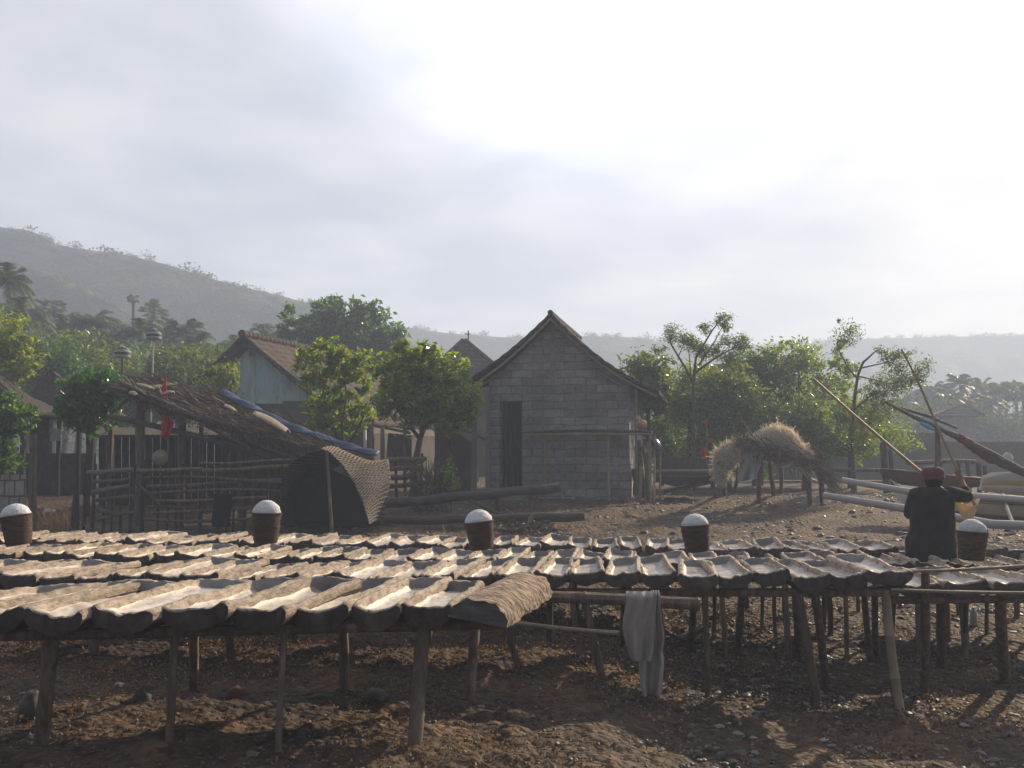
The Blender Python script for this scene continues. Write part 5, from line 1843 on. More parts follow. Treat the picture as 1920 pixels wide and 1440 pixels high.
# temple parasols and pennants
def stripe_mat():
    m, nt, b = nodes_of('black_white_stripes')
    L = nt.links.new
    tc = N(nt, 'ShaderNodeTexCoord')
    sep = N(nt, 'ShaderNodeSeparateXYZ')
    L(tc.outputs['Object'], sep.inputs[0])
    mu = N(nt, 'ShaderNodeMath', operation='MULTIPLY')
    mu.inputs[1].default_value = 7.2
    L(sep.outputs[2], mu.inputs[0])
    fr = N(nt, 'ShaderNodeMath', operation='FRACT')
    L(mu.outputs[0], fr.inputs[0])
    gt = N(nt, 'ShaderNodeMath', operation='GREATER_THAN')
    gt.inputs[1].default_value = 0.5
    L(fr.outputs[0], gt.inputs[0])
    r = ramp(nt, [(0, (0.03, 0.03, 0.04)), (1, (0.26, 0.26, 0.28))])
    L(gt.outputs[0], r.inputs[0])
    L(r.outputs[0], b.inputs['Base Color'])
    b.inputs['Roughness'].default_value = 0.8
    return m


M_STRIPE = stripe_mat()


def parasol(px, py, ybase, d, rpx, lab, lean=0.0, polem=M_WHITEPAINT):
    base = P(px + lean, ybase, d)
    base.z = float(gz(base.x, d))
    top = P(px, py - rpx * 0.8, d)
    root = thing('striped_parasol', base, lab, 'parasol', 'black and white temple parasols')
    mb = MB()
    mb.tube([base, top], 0.025, 8)
    mb.build('pole', polem, root)
    r = rpx / F * d
    ax = (top - base).normalized()
    rot = Vector((0, 0, 1)).rotation_difference(ax).to_matrix()
    mb = MB()
    mb.lathe([(0.01, 0.02), (r * 0.55, -r * 0.28), (r * 0.95, -r * 0.62), (r, -r * 0.72), (r * 0.98, -r * 1.45), (r * 0.95, -r * 1.45), (r * 0.93, -r * 0.75), (r * 0.5, -r * 0.36), (0.01, -0.06)], top, 24, 0, rot)
    mb.build('canopy', M_STRIPE, root)


parasol(230, 661, 830, 27, 15, 'black and white striped parasol, lower one among the bushes', -6, M_DARKWOOD)
parasol(289, 627, 830, 30, 14, 'black and white striped parasol, upper one on a tall white pole', -8)
mb = MB()
mb.sheet(lambda u, v: P(308 + (7 - 5 * v) * (u - 0.5) * 1.6 + 2 * v, 752 - 46 * v, 17.4) + Vector((0, 0.02 * math.sin(9 * v), 0)), 6, 12, 0.008)
tag(mb.build('pennant', M_RED), 'small red pennant standing above the brushwood roof', 'pennant')


# ================================================================ BRUSHWOOD SHELTER
def shelter():
    d = 17.2
    root = thing('brushwood_shelter', gpt(400, d), 'open shelter with sagging brushwood roof sloping down to the right', 'shelter')
    q = lambda px, py, dd=0.0: P(px, py, d + dd)
    for px, yt, w, dd in ((264, 738, 18, 0.0), (343, 762, 15, 0.3), (455, 790, 12, 0.5), (378, 770, 8, 1.6), (210, 775, 10, 1.8)):
        mb = MB()
        mb.pole(gpt(px, d + dd, -0.1), q(px, yt, dd), w / F * (d + dd) / 2, None, bend=0.008)
        mb.build('post', M_POST, root)
    for (a, b, r) in (((222, 715, -0.25), (570, 868, -0.3), 0.045), ((205, 780, -0.1), (535, 862, -0.1), 0.05), ((210, 772, 1.0), (250, 735, 0.3), 0.04), ((240, 738, -0.2), (330, 720, 1.9), 0.04), ((385, 797, -0.28), (470, 842, -0.3), 0.03)):
        mb = MB()
        mb.pole(q(*a), q(*b), r, r * 0.9, bend=0.012)
        mb.build('beam', M_GREYWOOD, root)
    # roof mat: surface + strands
    def rf(u, v):
        # u along slope (left-top to right-bottom), v from front edge to back edge
        fx = 240 + 400 * u
        fy = 742 + 112 * u + 16 * math.sin(PI * u) * 0.6
        p0 = P(fx, fy, d - 0.35)
        bx = 262 + 428 * u
        by = 716 + 40 * min(u / 0.45, 1) ** 1.5 + 104 * max(0, (u - 0.45) / 0.55)
        p1 = P(bx, by, d + 1.9)
        p = p0.lerp(p1, v)
        p.z += 0.04 * math.sin(u * 21) * math.sin(v * 9) - 0.05 * math.sin(PI * v)
        return p
    mb = MB()
    mb.sheet(rf, 40, 14, 0.06)
    mb.build('roof_mat', M_THATCH, root, sharp=0)
    rng = np.random.default_rng(70)
    n = 2600
    U, Vv = rng.random(n), rng.random(n)
    C = np.array([tuple(rf(a, b)) for a, b in zip(U, Vv)])
    T = np.array([tuple(rf(min(a + 0.02, 1), b)) for a, b in zip(U, Vv)]) - C
    T /= np.linalg.norm(T, axis=1)[:, None] + 1e-9
    C[:, 2] += rng.uniform(0.01, 0.09, n)
    MB().strands(C, T + rng.normal(0, .22, (n, 3)), rng.uniform(0.2, 0.9, n), 0.022).build('brushwood', M_BRUSH, root, sharp=0)
    n = 500
    U = rng.random(n)
    C = np.array([tuple(rf(a, 0.0)) for a in U])
    C[:, 2] -= rng.uniform(0, 0.12, n)
    MB().strands(C, np.stack([rng.normal(.2, .5, n), rng.normal(0, .3, n), np.full(n, -1.0)], -1), rng.uniform(0.08, 0.3, n), 0.012).build('hanging_twigs', M_BRUSH, root, sharp=0)
    # blue tarp along the far edge
    mb = MB()

    def tf(u, v):
        fx = 420 + 292 * u
        fy = 746 + 12 * math.sin(PI * u) + 118 * u
        p = P(fx, fy - 5, d + 1.0 - 1.1 * u)
        p2 = p + Vector((-0.03, -0.20, -0.08 - 0.02 * math.sin(u * 17)))
        r = p.lerp(p2, v)
        r.z += 0.10 + 0.012 * math.sin(u * 40 + v * 5) + 0.03 * math.sin(PI * v)
        return r
    mb.sheet(tf, 60, 8, 0.02)
    mb.build('tarp', M_TARP, root, sharp=0)
    # pale palm sheaths lying on the roof
    for (x0, y0, x1, y1, w, dd) in ((255, 722, 285, 730, 0.09, 0.3), (305, 741, 325, 737, 0.09, -0.2), (422, 762, 442, 772, 0.09, -0.1), (478, 778, 540, 812, 0.19, -0.2), (245, 738, 258, 743, 0.10, -0.35)):
        mb = MB()
        a, b = q(x0, y0, dd), q(x1, y1, dd)
        mb.sheet(lambda u, v: a.lerp(b, u) + Vector((0, w * (v - 0.5) * 2, w * 0.55 * math.sin(PI * v) * (0.6 + 0.4 * math.sin(PI * u)))), 10, 8, 0.02)
        mb.build('palm_sheath', M_HAT, root, sharp=0)
    return root


shelter()


# woven mat hood at right end of the shelter
def mat_hood():
    d = 16.6
    root = thing('woven_hood', gpt(630, d), 'curved woven bamboo mat hood, dark inside, at the right end of the shelter', 'mat')
    q = lambda px, py, dd=0.0: P(px, py, d + dd)
    arch = [(527, 985), (524, 930), (530, 890), (550, 862), (585, 847), (612, 843)]       # mouth left side
    front = [(600, 842), (618, 850), (640, 872), (662, 905), (680, 945), (692, 985)]      # front lip, right side
    rear = [(640, 845), (668, 858), (700, 868), (728, 862), (732, 900), (715, 985)]        # rear edge to right

    def along(poly, t):
        t = t * (len(poly) - 1)
        i = min(int(t), len(poly) - 2)
        f = t - i
        return (poly[i][0] * (1 - f) + poly[i + 1][0] * f, poly[i][1] * (1 - f) + poly[i + 1][1] * f)

    def fn(u, v):
        a = along(front, u)
        b = along(rear, u)
        pa, pb = q(a[0], a[1], -0.55), q(b[0], b[1], 0.55 - 0.35 * u)
        p = pa.lerp(pb, v)
        p.x += 0.0
        p.z += 0.05 * math.sin(PI * v)
        return p
    m = block_mat('bamboo_weave', (0.075, 0.065, 0.058), (0.10, 0.088, 0.078), (0.025, 0.022, 0.02), 0.075, 0.042, 0.009, 1.0, 0.5, 0.6)
    mb = MB()
    mb.sheet(fn, 34, 26, 0.015)
    o = mb.build('outer_panel', m, root, sharp=0)
    # slats over the panel, following its curve: real weave ribs
    mb = MB()
    for k in range(44):
        u = (k + 0.5) / 44
        pts = [fn(u, v) + Vector((0.012, -0.02, 0.01)) for v in np.linspace(0.0, 1, 14)]
        pts = [p + Vector((0, 0, 0.007 * (-1) ** (j + k))) for j, p in enumerate(pts)]
        mb.tube(pts, 0.0085, 4, caps=False)
    mb.build('weave_ribs', M_POST, root)
    # left and back of the hood: dark shell
    def inner(u, v):
        a = along(arch, u)
        pa = q(a[0], a[1], -0.5)
        b = along([(560, 985), (560, 950), (580, 900), (620, 880), (660, 860), (690, 862)], u)
        return pa.lerp(q(b[0], b[1], 0.9), v)
    mb = MB()
    mb.sheet(inner, 24, 10, 0.015)
    mb.build('inner_panel', m, root, sharp=0)
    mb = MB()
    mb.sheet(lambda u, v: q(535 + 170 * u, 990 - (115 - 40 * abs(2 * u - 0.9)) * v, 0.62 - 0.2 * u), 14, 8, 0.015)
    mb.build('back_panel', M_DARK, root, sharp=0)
    mb = MB()
    mb.pole(gpt(626, d - 0.55, -0.05), q(612, 845, -0.55), 0.03, 0.025, bend=0.01)
    mb.build('prop_post', M_POST, root)


mat_hood()

# red cloth, straw hat, dark cloth
root = thing('red_cloth', P(310, 800, 17.0), 'crumpled red cloth hanging from the shelter roof beam', 'cloth')
mb = MB()
mb.sheet(lambda u, v: P(np.interp(v, [0, .3, .6, 1], [312, 300, 303, 304]) + u * np.interp(v, [0, .3, .6, 1], [6, 20, 24, 12]), 758 + 64 * v, 16.9) + Vector((0, 0.05 * math.sin(u * 9 + v * 4), 0.015 * math.sin(u * 14))), 16, 20, 0.008)
mb.build('cloth_drape', M_RED, root)
root = thing('straw_hat', P(300, 870, 16.9), 'round pale straw hat hanging on a cord in the shelter', 'hat')
mb = MB()
rot = Euler((math.radians(80), math.radians(12), 0)).to_matrix()
c = P(300, 858, 16.9)
mb.lathe([(0.001, 0.08), (0.05, 0.07), (0.10, 0.035), (0.135, 0.0), (0.14, -0.01), (0.12, -0.005), (0.001, 0.06)], c, 22, 0, rot, 0.03)
mb.build('hat_body', M_HAT, root)
mb = MB()
mb.tube([c + Vector((0, 0, 0.13)), P(304, 790, 16.95)], 0.008, 6)
mb.build('cord', M_BAMBOO, root)
mb = MB()
mb.sheet(lambda u, v: P(399 + 34 * u + 2 * math.sin(v * 6), 926 + 62 * v, 16.3) + Vector((0, 0.04 * math.sin(u * 9), 0)), 14, 12, 0.01)
tag(mb.build('black_cloth', M_BLACKCLOTH), 'black cloth hanging on the stick fence before the shelter', 'cloth')


# stick fence in front of the shelter
def stick_fence(label, px0, px1, d, rails, posts, seed, mt=M_GREYWOOD):
    random.seed(seed)
    root = thing('stick_fence', gpt((px0 + px1) / 2, d), label, 'fence', 'rough stick fences')
    for (xa, ya, xb, yb, r) in rails:
        MB().pole(P(xa, ya, d - 0.05), P(xb, yb, d - 0.05), r, r * 0.85, bend=0.02).build('rail', mt, root)
    for (px, yt, r) in posts:
        MB().pole(gpt(px, d, -0.1), P(px + random.uniform(-5, 5), yt, d), r, r * 0.9, bend=0.015).build('picket', M_DARKWOOD, root)


stick_fence('gate like stick fence with thick crooked rails, left of the shelter posts', 160, 270, 16.2,
            [(163, 887, 250, 881, 0.045), (175, 903, 245, 898, 0.03), (172, 924, 243, 911, 0.045), (178, 938, 250, 930, 0.035), (185, 955, 215, 966, 0.04), (182, 974, 250, 960, 0.03)],
            [(140, 925, 0.04), (150, 875, 0.03), (162, 868, 0.03), (178, 870, 0.03), (200, 885, 0.025), (215, 890, 0.02), (232, 895, 0.025), (250, 870, 0.035)], 3)
stick_fence('dark stick fence of thin horizontal branches below the shelter roof', 270, 530, 16.5,
            [(250, 884, 380, 879, 0.04), (270, 896, 540, 905, 0.025), (275, 912, 530, 900, 0.03), (380, 882, 540, 874, 0.035), (270, 925, 540, 922, 0.025), (290, 938, 500, 932, 0.025), (275, 950, 530, 945, 0.025), (280, 962, 530, 958, 0.025), (270, 973, 530, 970, 0.025), (250, 900, 300, 945, 0.03), (375, 868, 545, 862, 0.02)],
            [(270, 860, 0.035), (318, 868, 0.02), (345, 870, 0.03), (378, 860, 0.035), (412, 865, 0.02), (428, 850, 0.02), (460, 868, 0.03), (490, 855, 0.025), (520, 868, 0.03), (300, 890, 0.02), (335, 895, 0.02), (440, 885, 0.02)], 4, M_POST)
stick_fence('rough fence of stacked branches between mat hood and small trees', 730, 840, 20.0,
            [(725, 862, 800, 860, 0.05), (725, 880, 790, 876, 0.05), (730, 895, 780, 893, 0.06), (725, 912, 830, 905, 0.05)],
            [(745, 850, 0.03), (790, 850, 0.03), (815, 860, 0.03), (830, 855, 0.03)], 6, M_POST)
# wooden plank wall behind the shelter: a dark hut
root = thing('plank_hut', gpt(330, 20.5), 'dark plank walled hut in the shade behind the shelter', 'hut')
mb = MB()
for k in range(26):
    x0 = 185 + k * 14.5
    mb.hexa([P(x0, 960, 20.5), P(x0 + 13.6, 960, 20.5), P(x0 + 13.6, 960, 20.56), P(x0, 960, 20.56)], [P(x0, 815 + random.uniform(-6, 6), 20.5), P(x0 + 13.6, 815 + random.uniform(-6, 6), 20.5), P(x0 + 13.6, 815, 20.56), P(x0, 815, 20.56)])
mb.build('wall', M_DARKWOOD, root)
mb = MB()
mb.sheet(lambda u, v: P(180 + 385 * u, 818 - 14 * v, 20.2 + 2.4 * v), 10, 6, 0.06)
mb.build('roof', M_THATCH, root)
# dead brush pile between the small trees
rng = np.random.default_rng(33)
n = 420
C = np.array([tuple(P(px, py, dd)) for px, py, dd in zip(rng.uniform(770, 840, n), rng.uniform(872, 958, n), rng.uniform(19.2, 20.0, n))])
tag(MB().strands(C, np.stack([rng.normal(0, .45, n), rng.normal(0, .3, n), np.ones(n)], -1), rng.uniform(0.15, 0.6, n), 0.016).leaves(C[:160] + rng.normal(0, .05, (160, 3)), 0.10, 0.5, rng=rng).build('brush_pile', M_BRUSH, org=gpt(805, 19.6), sharp=0), 'pile of dead brush and dry leaves between the small tree trunks', 'brush pile')
tree('creeper_shrub', 'small green creeper on the brush pile left of the hut', 'shrub', 19.2, [(845, 880, 8, 16), (848, 905, 9, 18), (842, 895, 8, 14)], 0.09, 130, LF_BRIGHT, [[(846, 940, 0.02), (846, 890, 0.012)]], seed=140, clump=8)


# fallen logs
def log(a, b, r, label, d0, d1, endm=M_LOGEND):
    mb = MB()
    p, q = P(a[0], a[1], d0), P(b[0], b[1], d1)
    n = 12
    pts = [p.lerp(q, i / (n - 1)) + Vector((0, 0, 0.015 * math.sin(i * 1.7))) for i in range(n)]
    mb.tube(pts, [r * (1 + 0.05 * math.sin(i * 2.1)) for i in range(n)], 14, 0, 0.04)
    mb.mi[-1] = 1
    mb.mi[-2] = 1
    tag(mb.build('fallen_log', [M_LOG, endm]), label, 'log', 'logs lying before the hut')


log((712, 946), (1050, 914), 0.088, 'thick log propped above the ground in front of the hut door', 18.2, 18.6)
log((705, 977), (1096, 968), 0.075, 'long straight log with reddish end lying on the ground', 17.2, 17.0)
mb = MB()
mb.pole(P(880, 938, 18.0), P(938, 964, 17.2), 0.03, 0.02)
tag(mb.build('fallen_branch', M_DARKWOOD), 'short dark branch slanting between the two fallen logs', 'branch')
mb = MB()
mb.pole(gpt(933, 18.5, -0.05), P(933, 925, 18.5), 0.04)
tag(mb.build('log_prop', M_DARKWOOD), 'short dark prop under the upper fallen log', 'prop')
# seaweed-like dark debris heap behind back row
rng = np.random.default_rng(52)
C = np.array([tuple(G(px, py) + Vector((0, 0, 0.05))) for px, py in zip(rng.uniform(935, 1040, 260), rng.uniform(980, 1002, 260))]) + rng.normal(0, .05, (260, 3))
tag(MB().leaves(C, 0.2, 0.35, rng=rng).build('debris_heap', M_BRUSH, org=gpt(985, 14.5), sharp=0), 'low heap of dark leaves behind the back row, right of the middle basket', 'debris')


# ================================================================ STRAW SHELTER (right)
def straw():
    d = 20.2
    root = thing('straw_shed', gpt(1435, d), 'low pole shed heaped with pale straw and hung with white plastic sheets', 'shed')
    q = lambda px, py, dd=0.0: P(px, py, d + dd)
    for px, yb, yt, w in ((1362, 930, 860, 8), (1380, 915, 858, 7), (1423, 945, 815, 8), (1450, 930, 850, 8), (1465, 925, 860, 7), (1518, 948, 865, 9), (1541, 945, 880, 6)):
        g = G(px, yb)
        MB().pole(Vector((g.x, g.y, g.z - .08)), q(px - 4, yt), w / F * d / 2 * 1.15, None, bend=0.015).build('post', M_POST, root)
    for a, b, r in (((1375, 845), (1545, 880), 0.03), ((1400, 822), (1530, 868), 0.03), ((1345, 870), (1420, 820), 0.03), ((1385, 776), (1402, 835), 0.04), ((1392, 790), (1420, 830), 0.03)):
        MB().pole(q(*a, -0.2), q(*b, 0.1), r, r * .8, bend=0.03).build('roof_pole', M_POST, root)

    def heap(cx, cy, rx, ry, nm, dd, seed, n):
        c = q(cx, cy, dd)
        R = Vector((rx / F * d, rx / F * d * 0.9, ry / F * d))
        rng = np.random.default_rng(seed)
        mb = MB()
        mb.ball(c, (R.x * .9, R.y * .9, R.z * .88), 20, 12, 0, None, 0.08)
        o = mb.build(nm, M_STRAWMASS, root, sharp=0)
        u = rng.normal(size=(n, 3))
        u /= np.linalg.norm(u, axis=1)[:, None]
        u[:, 2] = np.abs(u[:, 2]) * 1.0 - 0.12
        C = np.array(tuple(c)) + u * np.array(tuple(R)) * rng.uniform(0.85, 1.05, (n, 1))
        D = np.cross(u, rng.normal(size=(n, 3))) + np.array([0.3, 0, -0.6]) + 0.55 * u * rng.random((n, 1))
        MB().strands(C, D, rng.uniform(0.15, 0.55, n), 0.009).build('straw_strands', M_STRAW, o, sharp=0)
    heap(1460, 830, 38, 27, 'straw_heap', 0.0, 1, 1900)
    heap(1421, 839, 24, 14, 'straw_heap', -0.05, 2, 500)
    heap(1387, 845, 22, 16, 'straw_heap', -0.05, 3, 650)
    heap(1496, 850, 24, 12, 'straw_heap', 0.1, 4, 500)
    heap(1362, 862, 20, 22, 'straw_heap', -0.1, 5, 800)
    heap(1352, 892, 13, 28, 'straw_heap', -0.12, 6, 500)
    # plastic sheets
    mb = MB()
    mb.sheet(lambda u, v: q(1462 + 70 * u ** 0.9, 854 + 40 * u ** 2.2 + v * (22 - 10 * u) + 3 * math.sin(u * 9), -0.25 + 0.12 * math.sin(u * 8 + v * 4)), 24, 8, 0.012)
    mb.build('plastic_sheet', M_PLASTIC, root)
    mb = MB()
    mb.sheet(lambda u, v: q(1386 + 36 * u + 3 * math.sin(v * 5) - 5 * (1 - v) * (0.5 - u), 848 + 56 * v - 6 * u * v, -0.22 + 0.06 * math.sin(u * 9 + v * 4) + 0.05 * math.sin(u * 17)), 18, 14, 0.012)
    mb.build('draped_sheet', M_PLASTIC, root)
    # dark brush lying over the front poles
    rng = np.random.default_rng(29)
    n = 380
    t = rng.random(n)
    C = np.array([tuple(q(1388 + 160 * a, 832 + 44 * a ** 1.3 + rng.normal(0, 5), rng.normal(-0.32, 0.1))) for a in t])
    MB().strands(C, np.stack([np.full(n, 1.0), rng.normal(0, .25, n), np.full(n, -0.32) + rng.normal(0, .3, n)], -1), rng.uniform(0.25, 0.7, n), 0.014).build('dark_brush', M_BRUSH, root, sharp=0)
    # straw hanging off the roof poles
    rng = np.random.default_rng(19)
    n = 320
    t = rng.random(n)
    C = np.array([tuple(q(1365 + 165 * a, 836 + 38 * a ** 1.5 + 8 * math.sin(a * 9), rng.normal(-0.15, 0.12))) for a in t])
    L = rng.uniform(0.15, 0.5, n)
    C[:, 2] -= L * 0.3
    MB().strands(C, np.stack([rng.normal(0.15, .3, n), rng.normal(0, .2, n), np.full(n, -1.0)], -1), L, 0.010).build('hanging_straw', M_STRAW, root, sharp=0)
    # brush to the right
    rng = np.random.default_rng(9)
    n = 200
    t = rng.random(n)
    C = np.array([tuple(q(1530 + 45 * a + rng.normal(0, 4), 868 + 55 * a + rng.normal(0, 10), rng.normal(0, .2))) for a in t])
    MB().strands(C, np.stack([np.full(n, 0.7) + rng.normal(0, .15, n), rng.normal(0, .2, n), np.full(n, -0.75) + rng.normal(0, .2, n)], -1), rng.uniform(0.25, 0.7, n), 0.010).build('side_brush', M_BRUSH, root, sharp=0)


straw()
# low dark wall and fence behind straw shed; litter
root = thing('low_fence', gpt(1290, 24), 'low dark plank fence with pale top rail right of the hut', 'fence')
mb = MB()
for k in range(20):
    x0 = 1228 + k * 6.2
    mb.hexa([P(x0, 905, 24), P(x0 + 6.15, 905, 24), P(x0 + 6.15, 905, 24.05), P(x0, 905, 24.05)], [P(x0, 858 + random.uniform(-3, 3), 24), P(x0 + 6.15, 858 + random.uniform(-3, 3), 24), P(x0 + 6.15, 858, 24.05), P(x0, 858, 24.05)])
mb.build('plank', M_DARKWOOD, root)
MB().pole(P(1222, 884, 23.5), P(1345, 882, 23.5), 0.035).build('rail', M_BAMBOO, root)
root = thing('old_canoe', gpt(1290, 22.5), 'dark old canoe hull lying on the ground right of the hut', 'boat')
mb = MB()
mb.sheet(lambda u, v: P(1228 + 120 * u, 893 + 20 * math.sin(PI * v) * (0.4 + 0.6 * math.sin(PI * min(max(u, .03), .97))), 22.2 + 0.5 * (v - 0.5)), 20, 10, 0.03)
mb.build('hull', M_DARKWOOD, root)
mb = MB()
mb.sheet(lambda u, v: P(1245 + 46 * u, 918 - 10 * u + 6 * v, 21.3 + 0.5 * v), 8, 4, 0.03)
mb.build('loose_board', M_GREYWOOD, root)
# grey wall and dark clutter right
root = thing('village_wall', gpt(1650, 34), 'long grey village wall behind the tufted tree', 'wall')
MB().hexa([P(1420, 900, 34), P(1760, 900, 34), P(1760, 900, 34.2), P(1420, 900, 34.2)], [P(1420, 812, 34), P(1760, 812, 34), P(1760, 812, 34.2), P(1420, 812, 34.2)]).build('wall_face', M_CONCRETE, root)
root = thing('village_wall', gpt(1850, 40), 'hazy grey wall at the far right behind the boats', 'wall')
MB().hexa([P(1760, 890, 40), P(2000, 890, 40), P(2000, 890, 40.2), P(1760, 890, 40.2)], [P(1760, 828, 40), P(2000, 828, 40), P(2000, 828, 40.2), P(1760, 828, 40.2)]).build('wall_face', M_PLASTER, root)
stick_fence('row of thick dark posts behind the boats, right of the straw shed', 1560, 1860, 25, [(1555, 880, 1700, 884, 0.05), (1700, 868, 1830, 866, 0.06)], [(1540, 850, 0.06), (1598, 845, 0.07), (1660, 830, 0.09), (1672, 842, 0.06), (1756, 800, 0.07), (1800, 862, 0.06), (1815, 864, 0.05), (1832, 868, 0.06), (1845, 872, 0.05)], 12, M_POST)
# red flags on sticks
for (x0, y0, x1, y1, lab) in ((1319, 842, 1331, 880, 'red flag on a tilted stick left of the straw shed'), (1336, 826, 1338, 860, 'thin red ribbon on a stick behind the tilted flag'), (1325, 790, 1326, 835, 'tiny red flag high among the bush leaves')):
    root = thing('flag', gpt(x1, 22.8), lab, 'flag')
    g = P(x1, y1 + 12, 22.8)
    MB().tube([g, P(x0, y0 - 4, 22.8)], 0.012, 6).build('stick', M_BAMBOO, root)
    hgt = 16 if '1' in str(x0) and x0 == 1319 else 9
    MB().sheet(lambda u, v: P(x0 - 5 + (8 if x0 == 1319 else 4) * u + 6 * v * (x0 == 1319), y0 - 4 + (22 if x0 == 1319 else 11) * v, 22.78) + Vector((0, .03 * math.sin(u * 6 + v * 5), 0)), 6, 8, 0.008).build('flag_cloth', M_RED, root)


# ================================================================ OUTRIGGER BOATS
def boat1():
    root = thing('outrigger_boat', gpt(1850, 15.2), 'white and maroon outrigger fishing boat with forked prow behind the man', 'boat')
    A = lambda px, py, d: P(px, py, d)
    # hull as lofted sections from prow to stern (beyond the frame)
    secs = [(1700, 926, 946, 15.9, 0.03), (1730, 930, 955, 15.75, 0.13), (1790, 934, 972, 15.5, 0.24), (1860, 938, 980, 15.2, 0.30), (1930, 942, 985, 15.0, 0.32), (2010, 946, 990, 14.8, 0.32), (2100, 948, 985, 14.6, 0.22), (2160, 945, 962, 14.5, 0.05)]

    def hull(v0, v1, nm, mt, off=0.0):
        mb = MB()

        def fn(u, v):
            t = u * (len(secs) - 1)
            i = min(int(t), len(secs) - 2)
            f = t - i
            s = [secs[i][k] * (1 - f) + secs[i + 1][k] * f for k in range(5)]
            top, bot = P(s[0], s[1], s[3]), P(s[0], s[2], s[3])
            w = v0 + (v1 - v0) * v      # 0 near gunwale -> 0.5 keel -> 1 far gunwale
            a = PI * w
            y = -math.cos(a) * (s[4] + off) * (abs(math.cos(a)) ** -0.35 if abs(math.cos(a)) > 0.05 else 1) if False else -math.cos(a) * (s[4] + off)
            z = bot.z + (top.z - bot.z) * (1 - math.sin(a) ** 0.8)
            return Vector((top.x, s[3] + y, z - off))
        mb.sheet(fn, 30, 14, 0.02)
        return mb.build(nm, mt, root, sharp=0)
    hull(0.0, 0.19, 'upper_strake', M_BOATCREAM)
    hull(0.19, 0.81, 'hull', M_BOATMAROON)
    hull(0.81, 1.0, 'far_strake', M_BOATCREAM)
    mb = MB()
    mb.tube([P(s[0], s[1] - 1, s[3]) + Vector((0, -s[4], 0)) for s in secs], 0.03, 8)
    mb.build('gunwale', M_BOATMAROON, root)
    mb = MB()
    mb.tube([P(s[0], s[1] + 5, s[3]) + Vector((0, -s[4] - 0.012, 0)) for s in secs], 0.012, 8)
    mb.build('painted_stripe', M_BOATBLUE, root)
    # forked prow: upper and lower jaw
    for pts in ([(1668, 897), (1694, 916), (1702, 926), (1690, 924)], [(1672, 922), (1702, 926), (1706, 946), (1690, 944), (1682, 934)]):
        mb = MB()
        mb.hexa([P(x, y, 15.86) for x, y in pts], [P(x, y, 15.94) for x, y in pts])
        mb.build('prow_jaw', M_BOATWHITE, root)
    # floats and arms
    mb = MB()
    mb.tube([P(1545, 929, 15.2), P(1705, 955, 14.3), P(1860, 983, 13.6), P(2100, 992, 12.9)], [0.05, 0.058, 0.06, 0.06], 12)
    mb.build('outrigger_float', M_FLOAT, root)
    mb = MB()
    mb.tube([P(1578, 900, 15.5), P(1700, 921, 15.2), P(1820, 930, 14.9), P(1925, 938, 14.7), P(2100, 944, 14.5)], [0.045, 0.05, 0.052, 0.055, 0.05], 12)
    mb.build('outrigger_float', M_FLOAT, root)
    for pa in (((1880, 928, 15.4), (1890, 960, 14.2), (1900, 984, 13.5)), ((2060, 930, 15.2), (2065, 960, 14.0), (2070, 988, 13.1))):
        mb = MB()
        mb.tube([P(*k) for k in pa], 0.03, 8)
        mb.build('outrigger_arm', M_GREYWOOD, root)


boat1()


def boat2():
    root = thing('outrigger_boat', gpt(1900, 19.5), 'white and yellow striped boat at the right edge, behind the forked prow boat', 'boat')
    secs = [(1836, 898, 918, 20.0, 0.12), (1870, 886, 924, 19.8, 0.26), (1930, 884, 930, 19.5, 0.34), (2020, 886, 932, 19.2, 0.34), (2100, 884, 925, 19.0, 0.2), (2140, 876, 900, 18.9, 0.05)]
    def band(v0, v1, nm, mt):
        mb = MB()
        def fn(u, v):
            t = u * (len(secs) - 1)
            i = min(int(t), len(secs) - 2)
            f = t - i
            s = [secs[i][k] * (1 - f) + secs[i + 1][k] * f for k in range(5)]
            top, bot = P(s[0], s[1], s[3]), P(s[0], s[2], s[3])
            a = PI * (v0 + (v1 - v0) * v)
            return Vector((top.x, s[3] - math.cos(a) * s[4], bot.z + (top.z - bot.z) * (1 - math.sin(a) ** 0.8)))
        mb.sheet(fn, 24, 10, 0.02)
        mb.build(nm, mt, root, sharp=0)
    band(0.0, 0.10, 'upper_strake', M_BOATWHITE)
    band(0.10, 0.18, 'yellow_strake', M_BOATYELLOW)
    band(0.18, 0.82, 'hull', M_BOATWHITE)
    band(0.82, 1.0, 'far_strake', M_BOATWHITE)
    mb = MB()
    mb.ball(P(1889, 862, 19.6), (0.10, 0.1, 0.14), 12, 8, 0, None, 0.15)
    mb.ball(P(1896, 872, 19.6), (0.07, 0.07, 0.1), 12, 8, 0, None, 0.15)
    mb.build('white_bundle', M_PLASTIC, root)


boat2()


